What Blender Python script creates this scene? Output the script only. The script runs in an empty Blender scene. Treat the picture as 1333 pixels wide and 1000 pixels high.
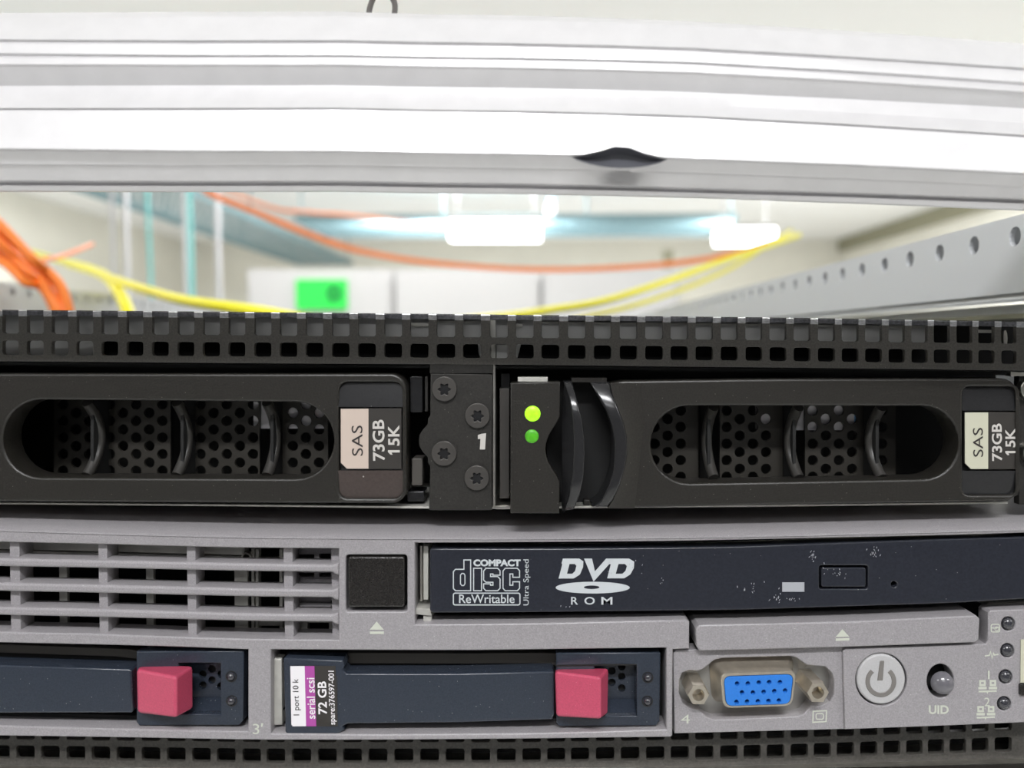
import bpy, bmesh, math, random
from mathutils import Vector, Matrix, Euler

sc = bpy.context.scene
COL = sc.collection
random.seed(7)

# ---------------------------------------------------------------- camera
F, CX, CY = 1040.0, 666.5, 500.0          # focal length and centre in pixels of the 1333x1000 frame
D = 0.175                                  # lens to the server fronts, metres
EYE = Vector((0.0, -D, 1.45))
ROT = Euler((math.radians(90) - math.atan(54 / F), 0, math.atan(23.5 / F)))
cam_data = bpy.data.cameras.new('camera')
cam_data.sensor_fit = 'HORIZONTAL'
cam_data.sensor_width = 36
cam_data.lens = F / 1333 * 36
cam_data.clip_start = 0.005
cam_data.clip_end = 60
cam_data.dof.use_dof = True
cam_data.dof.focus_distance = 0.172
cam_data.dof.aperture_fstop = 12
cam = bpy.data.objects.new('camera', cam_data)
cam.location = EYE
cam.rotation_euler = ROT
COL.objects.link(cam)
sc.camera = cam

# ---------------------------------------------------------------- light and exposure
wd = bpy.data.worlds.new('world')
sc.world = wd
wd.use_nodes = True
wd.node_tree.nodes['Background'].inputs[0].default_value = (0.9, 0.95, 1.0, 1)
wd.node_tree.nodes['Background'].inputs[1].default_value = 0.05
sc.view_settings.view_transform = 'Standard'
sc.view_settings.look = 'None'
sc.view_settings.gamma = 1
sc.view_settings.use_curve_mapping = False
sc.view_settings.exposure = 0.0

def area(name, loc, sx, sy, power, rot=(0, 0, 0), color=(0.98, 0.985, 1.0)):
    l = bpy.data.lights.new(name, 'AREA')
    l.shape = 'RECTANGLE'; l.size = sx; l.size_y = sy
    l.energy = power; l.color = color
    o = bpy.data.objects.new(name, l)
    o.location = loc; o.rotation_euler = rot
    COL.objects.link(o)
    return o
CEIL = 2.80
LAMPS = [  # x, y, length along x, power : unseen ceiling tubes, added to carry the room's light
    (-0.05, -1.35, 0.9, 44), (-0.05, -2.5, 1.2, 16), (-2.4, -1.35, 1.2, 28), (2.1, -1.35, 1.2, 28),
    (-0.6, 2.6, 1.5, 40), (2.2, 2.6, 1.5, 40), (-3.2, 2.6, 1.5, 24),
    (-0.6, 6.4, 1.5, 135), (2.2, 6.4, 1.5, 105), (-3.75, 5.6, 1.2, 55),
]
for i, (x, y, w, p) in enumerate(LAMPS):
    area('unseen_ceiling_light', (x, y, CEIL - 0.085), w, 0.16, p)

# ---------------------------------------------------------------- helpers
M3 = ROT.to_matrix()
U = D / F                                  # metres per pixel on the server fronts
def P(px, py, Y=0.0):                      # a pixel to the point on the upright plane Y millimetres behind the fronts
    d = M3 @ Vector(((px - CX) / F, -(py - CY) / F, -1))
    t = (Y / 1000 - EYE.y) / d.y
    return EYE + d * t
def lin(pts):
    pts = sorted(pts)
    def f(x):
        if x <= pts[0][0]: a, b = pts[0], pts[1]
        elif x >= pts[-1][0]: a, b = pts[-2], pts[-1]
        else:
            for a, b in zip(pts, pts[1:]):
                if a[0] <= x <= b[0]: break
        return a[1] + (b[1] - a[1]) * (x - a[0]) / (b[0] - a[0])
    return f
def xs(a, b, n): return [a + (b - a) * i / n for i in range(n + 1)]
def band(x0, x1, top, bot, n=12):          # outline between two curves
    X = xs(x0, x1, n)
    return [(x, top(x)) for x in X] + [(x, bot(x)) for x in reversed(X)]
def rect(x0, y0, x1, y1): return [(x0, y0), (x1, y0), (x1, y1), (x0, y1)]
def rrect(x0, y0, x1, y1, r, n=5, corners=(1, 1, 1, 1)):
    out = []
    for (cx, cy, a0), on in zip(((x0 + r, y0 + r, 180), (x1 - r, y0 + r, 270), (x1 - r, y1 - r, 0), (x0 + r, y1 - r, 90)), corners):
        if on:
            for k in range(n + 1):
                a = math.radians(a0 + 90 * k / n)
                out.append((cx + r * math.cos(a), cy + r * math.sin(a)))
        else:
            out.append(((x0 if cx < (x0 + x1) / 2 else x1), (y0 if cy < (y0 + y1) / 2 else y1)))
    return out
def circ(cx, cy, r, n=24, ry=None, a0=0):
    ry = ry or r
    return [(cx + r * math.cos(a0 + 2 * math.pi * k / n), cy + ry * math.sin(a0 + 2 * math.pi * k / n)) for k in range(n)]
def densify(poly, step=60):
    out = []
    for a, b in zip(poly, poly[1:] + poly[:1]):
        n = max(1, int(math.hypot(b[0] - a[0], b[1] - a[1]) / step))
        out += [(a[0] + (b[0] - a[0]) * k / n, a[1] + (b[1] - a[1]) * k / n) for k in range(n)]
    return out
def warpf(tab):                            # offset table {t: [dy at x = 0, 333, 666, 1000, 1333]}
    ts = sorted(tab)
    rows = {t: lin(list(zip((0, 333, 666, 1000, 1333), tab[t]))) for t in ts}
    def g(x, t): return (x, t + lin([(k, rows[k](x)) for k in ts])(t))
    return g

def curve_mesh(polys, thick, bevel=0.0, res=2):
    cu = bpy.data.curves.new('c', 'CURVE')
    cu.dimensions = '2D'; cu.fill_mode = 'BOTH' if thick > 0 else 'FRONT'
    b = min(bevel, thick / 2 - 1e-4) if bevel else 0
    cu.extrude = max(0, thick / 2 - b)
    cu.bevel_depth = b; cu.bevel_resolution = res
    if b: cu.offset = -b
    for p in polys:
        s = cu.splines.new('POLY'); s.points.add(len(p) - 1)
        for q, (x, y) in zip(s.points, p): q.co = (x, -y, 0, 1)
        s.use_cyclic_u = True
    o = bpy.data.objects.new('c', cu)
    me = bpy.data.meshes.new_from_object(o)
    bpy.data.objects.remove(o); bpy.data.curves.remove(cu)
    vs = [tuple(v.co) for v in me.vertices]
    fs = [tuple(f.vertices) for f in me.polygons]
    bpy.data.meshes.remove(me)
    return vs, fs

ROOT = {}
def root_of(o):
    while o.parent: o = o.parent
    return o
def add_mesh(name, vs, fs, mat, parent=None, smooth=True, angle=35):
    vs = [Vector(v) for v in vs]
    if parent: org = root_of(parent).location.copy()
    else:
        lo = [min(v[i] for v in vs) for i in range(3)]; hi = [max(v[i] for v in vs) for i in range(3)]
        org = Vector(((lo[0] + hi[0]) / 2, (lo[1] + hi[1]) / 2, lo[2]))
    me = bpy.data.meshes.new(name)
    me.from_pydata([v - org for v in vs], [], fs)
    bm = bmesh.new(); bm.from_mesh(me)
    bmesh.ops.remove_doubles(bm, verts=bm.verts, dist=2e-6)
    bmesh.ops.recalc_face_normals(bm, faces=bm.faces)
    if smooth:
        lim = math.radians(angle)
        for f in bm.faces: f.smooth = True
        for e in bm.edges:
            if len(e.link_faces) == 2:
                c = [abs(f.normal.y) > .9995 for f in e.link_faces]
                if e.calc_face_angle(0) > lim or c[0] != c[1]: e.smooth = False
    bm.to_mesh(me); bm.free()
    me.materials.append(mat)
    o = bpy.data.objects.new(name, me)
    COL.objects.link(o)
    if parent: o.parent = parent
    else: o.location = org
    return o
def tag(o, label=None, cat=None, group=None, kind=None):
    if label: o['label'] = label
    if cat: o['category'] = cat
    if group: o['group'] = group
    if kind: o['kind'] = kind
    return o
def thing(name, loc, label, cat, group=None):
    o = bpy.data.objects.new(name, None)
    o.empty_display_size = 0.01
    o.location = loc
    COL.objects.link(o)
    return tag(o, label, cat, group)
def plate(name, polys, Y, thick, mat, parent=None, bevel=0.0, res=2, tilt=None):
    """Upright plate; outlines in pixels of the front plane (Y mm), thick in mm, bevel in pixels."""
    if polys and isinstance(polys[0], tuple): polys = [polys]
    polys = [densify(p) if max(abs(a[0] - b[0]) for a in p for b in p) > 150 else p for p in polys]
    tpx = thick / 1000 / U
    vs, fs = curve_mesh(polys, tpx, bevel, res)
    zmax = max(v[2] for v in vs)
    out = []
    for x, y, z in vs:
        q = P(x, -y, Y)
        q.y += (zmax - z) * U + (tilt(x, -y) / 1000 if tilt else 0)
        out.append(q)
    return add_mesh(name, out, fs, mat, parent)
def flat(name, polys, Y, mat, parent): # printed mark: a thin film on the face
    return plate(name, polys, Y - 0.06, 0.05, mat, parent)
def quadbox(name, x0, y0, x1, y1, Y, thick, mat, parent=None, bevel=0.0): return plate(name, rect(x0, y0, x1, y1), Y, thick, mat, parent, bevel)
def mesh_px(name, pts, fs, mat, parent=None, smooth=True, angle=35):
    return add_mesh(name, [P(*p) for p in pts], fs, mat, parent, smooth, angle)
def wbox(x0, x1, y0, y1, z0, z1):
    vs = [(x, y, z) for x in (x0, x1) for y in (y0, y1) for z in (z0, z1)]
    return vs, [(0, 1, 3, 2), (4, 6, 7, 5), (0, 4, 5, 1), (2, 3, 7, 6), (0, 2, 6, 4), (1, 5, 7, 3)]
def merge(*ms):
    V, Fc = [], []
    for vs, fs in ms:
        n = len(V); V += list(vs); Fc += [tuple(i + n for i in f) for f in fs]
    return V, Fc
def tube(pts, r, n=10, caps=True):
    pts = [Vector(p) for p in pts]; V, Fc = [], []
    rr = r if isinstance(r, (list, tuple)) else [r] * len(pts)
    a = None
    for i, p in enumerate(pts):
        t = (pts[min(i + 1, len(pts) - 1)] - pts[max(i - 1, 0)]).normalized()
        if a is None: a = t.cross(Vector((0, 0, 1)) if abs(t.z) < .7 else Vector((1, 0, 0)))
        a = (a - t * a.dot(t)).normalized(); b = t.cross(a)
        for k in range(n):
            w = 2 * math.pi * k / n
            V.append(p + rr[i] * (a * math.cos(w) + b * math.sin(w)))
    for i in range(len(pts) - 1):
        for k in range(n):
            Fc.append((i * n + k, i * n + (k + 1) % n, (i + 1) * n + (k + 1) % n, (i + 1) * n + k))
    if caps:
        Fc.append(tuple(range(n))); Fc.append(tuple((len(pts) - 1) * n + k for k in reversed(range(n))))
    return V, Fc
def spline(pts, n=10):                      # Catmull-Rom
    pts = [Vector(p) for p in pts]; out = []
    for i in range(len(pts) - 1):
        p0, p1, p2, p3 = pts[max(i - 1, 0)], pts[i], pts[i + 1], pts[min(i + 2, len(pts) - 1)]
        for k in range(n):
            t = k / n
            out.append(0.5 * ((2 * p1) + (p2 - p0) * t + (2 * p0 - 5 * p1 + 4 * p2 - p3) * t * t + (3 * p1 - p0 - 3 * p2 + p3) * t ** 3))
    return out + [pts[-1]]
def stroke(pts, w, closed=True):            # outline drawn with a pen of w pixels, as outer + inner contour
    n = len(pts); L, R = [], []
    for i, p in enumerate(pts):
        a = pts[i - 1] if closed or i else p
        b = pts[(i + 1) % n] if closed or i < n - 1 else p
        def nd(u, v):
            l = math.hypot(v[0] - u[0], v[1] - u[1]) or 1
            return (-(v[1] - u[1]) / l, (v[0] - u[0]) / l)
        n1 = nd(a, p) if a != p else nd(p, b); n2 = nd(p, b) if b != p else n1
        m = (n1[0] + n2[0], n1[1] + n2[1]); l = math.hypot(*m) or 1; m = (m[0] / l, m[1] / l)
        k = w / 2 / max(0.5, m[0] * n1[0] + m[1] * n1[1])
        L.append((p[0] + m[0] * k, p[1] + m[1] * k)); R.append((p[0] - m[0] * k, p[1] - m[1] * k))
    return [L, R] if closed else [L + R[::-1]]
def printed(body, quad, Y, mat, parent, bold=0.0, name='printed_text'):
    """Lettering fitted to the pixel quad (start-bottom, end-bottom, end-top, start-top) as the text reads."""
    cu = bpy.data.curves.new('t', 'FONT'); cu.body = body; cu.size = 1; cu.offset = bold; cu.resolution_u = 4
    cu.fill_mode = 'FRONT'
    o = bpy.data.objects.new('t', cu)
    me = bpy.data.meshes.new_from_object(o)
    bpy.data.objects.remove(o)
    vs = [tuple(v.co) for v in me.vertices]; fs = [tuple(f.vertices) for f in me.polygons]
    bpy.data.meshes.remove(me); bpy.data.curves.remove(cu)
    x0, x1 = min(v[0] for v in vs), max(v[0] for v in vs); y0, y1 = min(v[1] for v in vs), max(v[1] for v in vs)
    A, B, C_, Dq = quad; out = []
    for x, y, _ in vs:
        u, v = (x - x0) / (x1 - x0), (y - y0) / (y1 - y0)
        px = (A[0] * (1 - u) + B[0] * u) * (1 - v) + (Dq[0] * (1 - u) + C_[0] * u) * v
        py = (A[1] * (1 - u) + B[1] * u) * (1 - v) + (Dq[1] * (1 - u) + C_[1] * u) * v
        out.append(P(px, py, Y - 0.08))
    return add_mesh(name, out, fs, mat, parent, smooth=False)
def hq(x0, y0, x1, y1): return ((x0, y1), (x1, y1), (x1, y0), (x0, y0))            # reads left to right
def vq(x0, y0, x1, y1, sk=0): return ((x1 + sk, y1), (x1, y0), (x0, y0), (x0 + sk, y1))  # reads upward, tops to the left

# ---------------------------------------------------------------- materials
def mat(name, base, rough=0.5, metal=0.0, noise=0.0, nscale=900, bump=0.0, dust=0.0, dscale=420, dcol=(0.5, 0.5, 0.48), emit=None, estr=0, spec=0.5, coat=0.0, aniso=0.0):
    m = bpy.data.materials.new(name); m.use_nodes = True
    nt = m.node_tree; N, L = nt.nodes, nt.links
    b = N['Principled BSDF']
    b.inputs['Base Color'].default_value = (*base, 1); b.inputs['Roughness'].default_value = rough
    b.inputs['Metallic'].default_value = metal; b.inputs['Specular IOR Level'].default_value = spec
    b.inputs['Coat Weight'].default_value = coat
    if aniso: b.inputs['Anisotropic'].default_value = aniso
    if emit:
        b.inputs['Emission Color'].default_value = (*emit, 1); b.inputs['Emission Strength'].default_value = estr
    if noise or bump or dust:
        tc = N.new('ShaderNodeTexCoord')
        nz = N.new('ShaderNodeTexNoise'); nz.inputs['Scale'].default_value = nscale; nz.inputs['Detail'].default_value = 3
        L.new(tc.outputs['Object'], nz.inputs['Vector'])
        col = None
        if noise:
            r = N.new('ShaderNodeMapRange')
            r.inputs[3].default_value = 1 - noise; r.inputs[4].default_value = 1 + noise
            r.inputs[1].default_value = 0.3; r.inputs[2].default_value = 0.7
            L.new(nz.outputs['Fac'], r.inputs[0])
            mx = N.new('ShaderNodeVectorMath'); mx.operation = 'SCALE'; mx.inputs[0].default_value = base
            L.new(r.outputs[0], mx.inputs['Scale']); col = mx.outputs[0]
        if dust:
            vo = N.new('ShaderNodeTexVoronoi'); vo.inputs['Scale'].default_value = dscale
            L.new(tc.outputs['Object'], vo.inputs['Vector'])
            lt = N.new('ShaderNodeMath'); lt.operation = 'LESS_THAN'; lt.inputs[1].default_value = 0.075
            L.new(vo.outputs['Distance'], lt.inputs[0])
            sp = N.new('ShaderNodeSeparateColor'); L.new(vo.outputs['Color'], sp.inputs[0])
            g2 = N.new('ShaderNodeMath'); g2.operation = 'LESS_THAN'; g2.inputs[1].default_value = dust
            L.new(sp.outputs[0], g2.inputs[0])
            mu = N.new('ShaderNodeMath'); mu.operation = 'MULTIPLY'
            L.new(lt.outputs[0], mu.inputs[0]); L.new(g2.outputs[0], mu.inputs[1])
            mi = N.new('ShaderNodeMix'); mi.data_type = 'RGBA'
            mi.inputs[6].default_value = (*base, 1); mi.inputs[7].default_value = (*dcol, 1)
            if col: L.new(col, mi.inputs[6])
            L.new(mu.outputs[0], mi.inputs[0]); col = mi.outputs[2]
        if col: L.new(col, b.inputs['Base Color'])
        if bump:
            bp = N.new('ShaderNodeBump'); bp.inputs['Strength'].default_value = bump; bp.inputs['Distance'].default_value = 0.0001
            L.new(nz.outputs['Fac'], bp.inputs['Height']); L.new(bp.outputs[0], b.inputs['Normal'])
    return m
MT = dict(
    steel=mat('black_painted_steel', (0.020, 0.0187, 0.0165), 0.42, 0, 0.3, 2500, 0.4, 0.3, 1000, (0.22, 0.21, 0.19)),
    drive=mat('black_drive_plastic', (0.017, 0.0155, 0.013), 0.38, 0, 0.3, 2500, 0.45, 0.4, 1000, (0.20, 0.19, 0.165)),
    gloss=mat('glossy_black_plastic', (0.018, 0.018, 0.019), 0.2, 0, 0.1, 1500, 0.05, 0.06, 900, (0.2, 0.2, 0.2)),
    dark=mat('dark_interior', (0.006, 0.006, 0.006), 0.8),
    screen=mat('dark_honeycomb_metal', (0.032, 0.029, 0.024), 0.5, 0.2),
    innerp=mat('grey_inner_panel', (0.50, 0.50, 0.49), 0.5, 0.2),
    brown=mat('brown_gloss_plastic', (0.055, 0.042, 0.038), 0.25, 0, 0.1, 1500, 0.05, 0.1, 400, (0.3, 0.28, 0.26)),
    zinc=mat('bright_zinc_sheet', (0.62, 0.60, 0.55), 0.32, 1.0, 0.15, 300),
    palezinc=mat('pale_zinc_sheet', (0.55, 0.54, 0.50), 0.5, 0.4, 0.12, 300),
    grey=mat('grey_sparkle_plastic', (0.285, 0.271, 0.282), 0.32, 0, 0.14, 3500, 0.3, 0.45, 1000, (0.56, 0.55, 0.54)),
    navy=mat('dark_blue_grey_plastic', (0.024, 0.031, 0.045), 0.25, 0, 0.15, 3000, 0.2, 0.35, 1000, (0.26, 0.28, 0.29)),
    dvd=mat('blue_black_plastic', (0.019, 0.021, 0.029), 0.23, 0, 0.12, 1800, 0.12, 0.12, 900, (0.22, 0.22, 0.22)),
    key=mat('black_button_plastic', (0.015, 0.0135, 0.0125), 0.26, 0, 0.2, 2500, 0.4, 0.15, 900, (0.11, 0.10, 0.085)),
    pink=mat('raspberry_pink_plastic', (0.47, 0.062, 0.12), 0.34, 0, 0.12, 3500, 0.15, 0.2, 1000, (0.62, 0.22, 0.29)),
    blue=mat('blue_plastic', (0.022, 0.175, 0.60), 0.35, 0, 0.06, 2000, 0.1),
    gold=mat('pale_plated_metal', (0.56, 0.51, 0.43), 0.28, 0.8, 0.1, 500),
    label_beige=mat('beige_label', (0.52, 0.43, 0.37), 0.55),
    label_cream=mat('cream_label', (0.50, 0.495, 0.39), 0.55),
    label_black=mat('black_label', (0.028, 0.025, 0.022), 0.5),
    label_white=mat('white_label', (0.74, 0.72, 0.74), 0.5),
    purple=mat('purple_label', (0.36, 0.06, 0.30), 0.5),
    ink_white=mat('white_ink', (0.52, 0.50, 0.47), 0.6),
    ink_black=mat('black_ink', (0.025, 0.02, 0.02), 0.6),
    ink_silver=mat('silver_ink', (0.50, 0.53, 0.55), 0.5),
    ink_pale=mat('pale_grey_green_ink', (0.50, 0.52, 0.45), 0.6),
    led_on=mat('lit_green_led', (0.25, 0.6, 0.02), 0.4, 0, 0.35, 900, 0, 0, 1, (1, 1, 1), (0.36, 0.86, 0.006), 0.9),
    led_dim=mat('dim_green_led', (0.05, 0.28, 0.01), 0.4, 0, 0.35, 900, 0, 0, 1, (1, 1, 1), (0.04, 0.22, 0.003), 0.6),
    lens=mat('smoky_led_lens', (0.035, 0.035, 0.042), 0.12, 0, spec=0.8),
    lens_pale=mat('cloudy_grey_lens', (0.13, 0.125, 0.14), 0.15, 0, spec=0.7),
    lens_white=mat('white_lens', (0.36, 0.37, 0.40), 0.3),
    key_grey=mat('pale_grey_button', (0.42, 0.415, 0.42), 0.42, 0, 0.06, 3500, 0.1),
    groove=mat('brown_grey_inlay', (0.17, 0.16, 0.15), 0.35),
    alu=mat('satin_aluminium', (0.70, 0.69, 0.70), 0.33, 0.3, 0.03, 200),
    notch_shade=mat('painted_notch_shade', (0.085, 0.087, 0.10), 0.45),
    paint=mat('grey_white_rack_paint', (0.74, 0.76, 0.78), 0.5),
    cream=mat('cream_wall_paint', (0.80, 0.78, 0.70), 0.8, 0, 0.03, 3),
    ceil=mat('white_ceiling_tile', (0.90, 0.90, 0.89), 0.8),
    floor=mat('pale_floor_tile', (0.66, 0.66, 0.64), 0.5, 0, 0.1, 6),
    trim=mat('olive_trim', (0.30, 0.29, 0.20), 0.6),
    white=mat('white_cabinet_paint', (0.56, 0.555, 0.545), 0.5),
    tray=mat('blue_grey_wire', (0.20, 0.31, 0.34), 0.5, 0.2),
    teal=mat('teal_cable_jacket', (0.22, 0.66, 0.64), 0.5),
    rod=mat('pale_rod', (0.62, 0.62, 0.64), 0.4, 0.3),
    orange=mat('orange_cable_jacket', (1.0, 0.25, 0.03), 0.45),
    yellow=mat('yellow_cable_jacket', (1.0, 0.92, 0.03), 0.45),
    green=mat('bright_green_plastic', (0.03, 0.72, 0.09), 0.5),
    greend=mat('dark_green_plastic', (0.01, 0.22, 0.05), 0.5),
    lamp=mat('lamp_diffuser', (0.9, 0.9, 0.9), 0.5, emit=(1, 1, 1), estr=9),
    grille=mat('lightened_grille_paint', (0.060, 0.056, 0.050), 0.45, 0, 0.3, 2500, 0.4, 0.2, 1000, (0.2, 0.19, 0.17)),  # steel paint, lightened to offset the bar's shade on the upper grille
    flange=mat('dull_flange_metal', (0.36, 0.35, 0.33), 0.36, 0.75),
    fold=mat('painted_glint_edge', (0.24, 0.24, 0.26), 0.35, 0.7, 0.3, 1500),  # glint put into the colour of the folds; also lifts the shaded rear edge
    screwm=mat('dark_screw_metal', (0.075, 0.07, 0.065), 0.38, 0.4),
    rib=mat('satin_black_rib', (0.04, 0.038, 0.035), 0.3),
    dullbrown=mat('dull_brown_metal', (0.085, 0.078, 0.07), 0.5, 0.2),
    aisle=mat('darkened_front_wall', (0.07, 0.07, 0.075), 0.6),
    red=mat('red_plastic', (0.7, 0.05, 0.08), 0.5),
    sky=mat('light_blue_plastic', (0.15, 0.42, 0.75), 0.5),
)

# ---------------------------------------------------------------- the room
def shell(name, x0, x1, y0, y1, z0, z1, m):
    return tag(add_mesh(name, *wbox(x0, x1, y0, y1, z0, z1), m, smooth=False), kind='structure')
XL, XR, YF, YB = -4.6, 4.1, -3.1, 10.5
shell('floor', XL - .1, XR + .1, YF - .1, YB + .1, -0.1, 0, MT['floor'])
shell('ceiling', XL - .1, XR + .1, YF - .1, YB + .1, CEIL, CEIL + .1, MT['ceil'])
shell('wall_left', XL - .1, XL, YF, YB, 0, CEIL, MT['cream'])
shell('wall_right', XR, XR + .1, YF, YB, 0, CEIL, MT['cream'])
shell('wall_back', XL, XR, YB, YB + .1, 0, CEIL, MT['cream'])
shell('wall_front', XL, XR, YF - .1, YF, 0, CEIL, MT['aisle'])  # unseen wall, coloured dark to cut frontal light and reflections
shell('trim_1', XR - .06, XR - .001, YF, YB, CEIL - .16, CEIL - .002, MT['trim'])

for i, (x, y, w, p) in enumerate(LAMPS):
    t = thing('unseen_ceiling_lamp', (x, y, CEIL - .075), 'unseen tube lamp added against the ceiling to light the room', 'lamp', 'unseen ceiling lamps added for light')
    add_mesh('lamp_housing', *wbox(x - w / 2 - .04, x + w / 2 + .04, y - .13, y + .13, CEIL - .075, CEIL - .001), MT['white'], t, smooth=False)
for (a, b, ya, yb_, y, lab) in ((585, 704, 286, 310, 6.0, 'long white glowing lamp hanging above the white cabinets'),
                         (937, 1010, 297, 316, 6.1, 'white glowing lamp hanging above the end of the yellow cables')):
    q0, q1 = P(a, yb_, y * 1000), P(b, ya, y * 1000)
    t = thing('pendant_lamp', ((q0.x + q1.x) / 2, y + .1, q0.z), lab, 'lamp')
    add_mesh('diffuser', *wbox(q0.x, q1.x, y, y + .2, q0.z, q1.z), MT['lamp'], t, smooth=False)
    add_mesh('lamp_housing', *wbox(q0.x - .01, q1.x + .01, y - .005, y + .205, q1.z + .0005, q1.z + .03), MT['white'], t, smooth=False)
    for x in (q0.x + .05, q1.x - .05): add_mesh('hanger_rod', *tube([(x, y + .1, q1.z + .03), (x, y + .1, CEIL - .001)], .006, 8), MT['rod'], t)

# wire cable trays under the ceiling
def wire_tray(label, x0, x1, y0, y1, z, along):
    t = thing('cable_tray', ((x0 + x1) / 2, (y0 + y1) / 2, z), label, 'cable tray')
    ms = []
    r = .004
    n1 = max(2, round((x1 - x0) / (.05 if along == 'y' else .1))); n2 = max(2, round((y1 - y0) / (.1 if along == 'y' else .05)))
    for k in range(n1 + 1):
        x = x0 + (x1 - x0) * k / n1; ms.append(tube([(x, y0, z), (x, y1, z)], r, 4))
    for k in range(n2 + 1):
        y = y0 + (y1 - y0) * k / n2; ms.append(tube([(x0, y, z + .006), (x1, y, z + .006)], r, 4))
    tag(add_mesh('wire_grid', *merge(*ms), MT['tray'], t), kind='stuff')
    if along == 'y':
        for x in (x0, x1): add_mesh('side_rail', *wbox(x - .006, x + .006, y0, y1, z, z + .06), MT['tray'], t, smooth=False)
        hs = [(x, y) for x in (x0, x1) for y in xs(y0 + .3, y1 - .3, 4)]
    else:
        for y in (y0, y1): add_mesh('side_rail', *wbox(x0, x1, y - .006, y + .006, z, z + .05), MT['tray'], t, smooth=False)
        hs = [(x, y0) for x in xs(x0 + .05, x1 - .05, 3)]
    for x, y in hs: add_mesh('hanger_rod', *tube([(x, y, z), (x, y, CEIL - .001)], .008, 8), MT['tray'], t)
wire_tray('blue-grey wire cable tray running away along the cream wall, under the ceiling', -3.0, -2.3, 2.6, 10.2, EYE.z + 1.0, 'y')
wire_tray('blue-grey wire cable tray crossing the room between the two glowing lamps', -1.9, 1.65, 6.3, 7.3, EYE.z + .98, 'x')

# white cabinets across the aisle
for k, (a, b) in enumerate(((322, 512), (514, 704), (706, 884))):
    x0, x1 = P(a, 350, 3500).x, P(b, 350, 3500).x
    zt = P(600, 350, 3500).z
    lab = ('white cabinet with the green tag on its front', 'white cabinet directly under the long glowing lamp', 'white cabinet under the small olive box')[k]
    t = thing('white_cabinet', ((x0 + x1) / 2, 3.9, 0), lab, 'cabinet', 'white cabinets across the aisle')
    add_mesh('body', *wbox(x0, x1, 3.5, 4.3, 0.0, zt), MT['white'], t, smooth=False)
    add_mesh('door', *wbox(x0 + .015, x1 - .015, 3.48, 3.498, .05, zt - .045), MT['white'], t, smooth=False)
    add_mesh('handle', *wbox(x1 - .07, x1 - .05, 3.455, 3.479, zt - .75, zt - .55), MT['rod'], t, smooth=False)
p0, p1 = P(387, 403, 3479), P(452, 364, 3479)
t = thing('green_tag', ((p0.x + p1.x) / 2, 3.475, p0.z), 'bright green tag with a dark ring on the white cabinet', 'tag')
add_mesh('tag_plate', *wbox(p0.x, p1.x, 3.462, 3.479, p0.z, p1.z), MT['green'], t, smooth=False)
c = P(435, 381, 3460)
vs, fs = [], []
for k in range(20):
    a = 2 * math.pi * k / 20
    for rr, yy in ((.018, 3.462), (.018, 3.452), (.034, 3.452), (.034, 3.462)): vs.append((c.x + rr * math.cos(a), yy, c.z + rr * math.sin(a)))
for k in range(20):
    j = (k + 1) % 20
    for q in range(4): fs.append((k * 4 + q, k * 4 + (q + 1) % 4, j * 4 + (q + 1) % 4, j * 4 + q))
add_mesh('ring', vs, fs, MT['greend'], t)
# small things on top of the cabinets and the tray
p0, p1 = P(862, 350, 3700), P(875, 326, 3700)
t = thing('olive_box', ((p0.x + p1.x) / 2, 3.7, p0.z), 'small olive box standing on the white cabinet behind the orange cable', 'box')
add_mesh('body', *wbox(p0.x, p1.x, 3.67, 3.73, p0.z - .002, p1.z - .012), MT['trim'], t, smooth=False)
add_mesh('lid', *wbox(p0.x - .003, p1.x + .003, 3.667, 3.733, p1.z - .012, p1.z), MT['trim'], t, smooth=False)
p0, p1 = P(711, 306, 6600), P(724, 258, 6600)
xc, zb, h = (p0.x + p1.x) / 2, EYE.z + .99, p1.z - EYE.z - .99
def lathe(x, y, prof, n=16):
    V, Fc = [], []
    for r, z in prof:
        for k in range(n): V.append((x + r * math.cos(2 * math.pi * k / n), y + r * math.sin(2 * math.pi * k / n), z))
    for i in range(len(prof) - 1):
        for k in range(n): Fc.append((i * n + k, i * n + (k + 1) % n, (i + 1) * n + (k + 1) % n, (i + 1) * n + k))
    return V, Fc
t = thing('white_bottle', (xc, 6.6, zb), 'white bottle with light blue base and cap on the crossing tray', 'bottle')
add_mesh('bottle_body', *lathe(xc, 6.6, [(0, zb + .25 * h), (.042, zb + .25 * h), (.045, zb + .65 * h), (.022, zb + .8 * h), (.02, zb + .86 * h), (0, zb + .86 * h)]), MT['white'], t)
add_mesh('bottle_base', *lathe(xc, 6.6, [(0, zb), (.055, zb), (.055, zb + .22 * h), (.04, zb + .25 * h), (0, zb + .25 * h)]), MT['sky'], t)
add_mesh('cap', *lathe(xc, 6.6, [(0, zb + .86 * h), (.026, zb + .86 * h), (.024, zb + h), (0, zb + h)]), MT['sky'], t)
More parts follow.
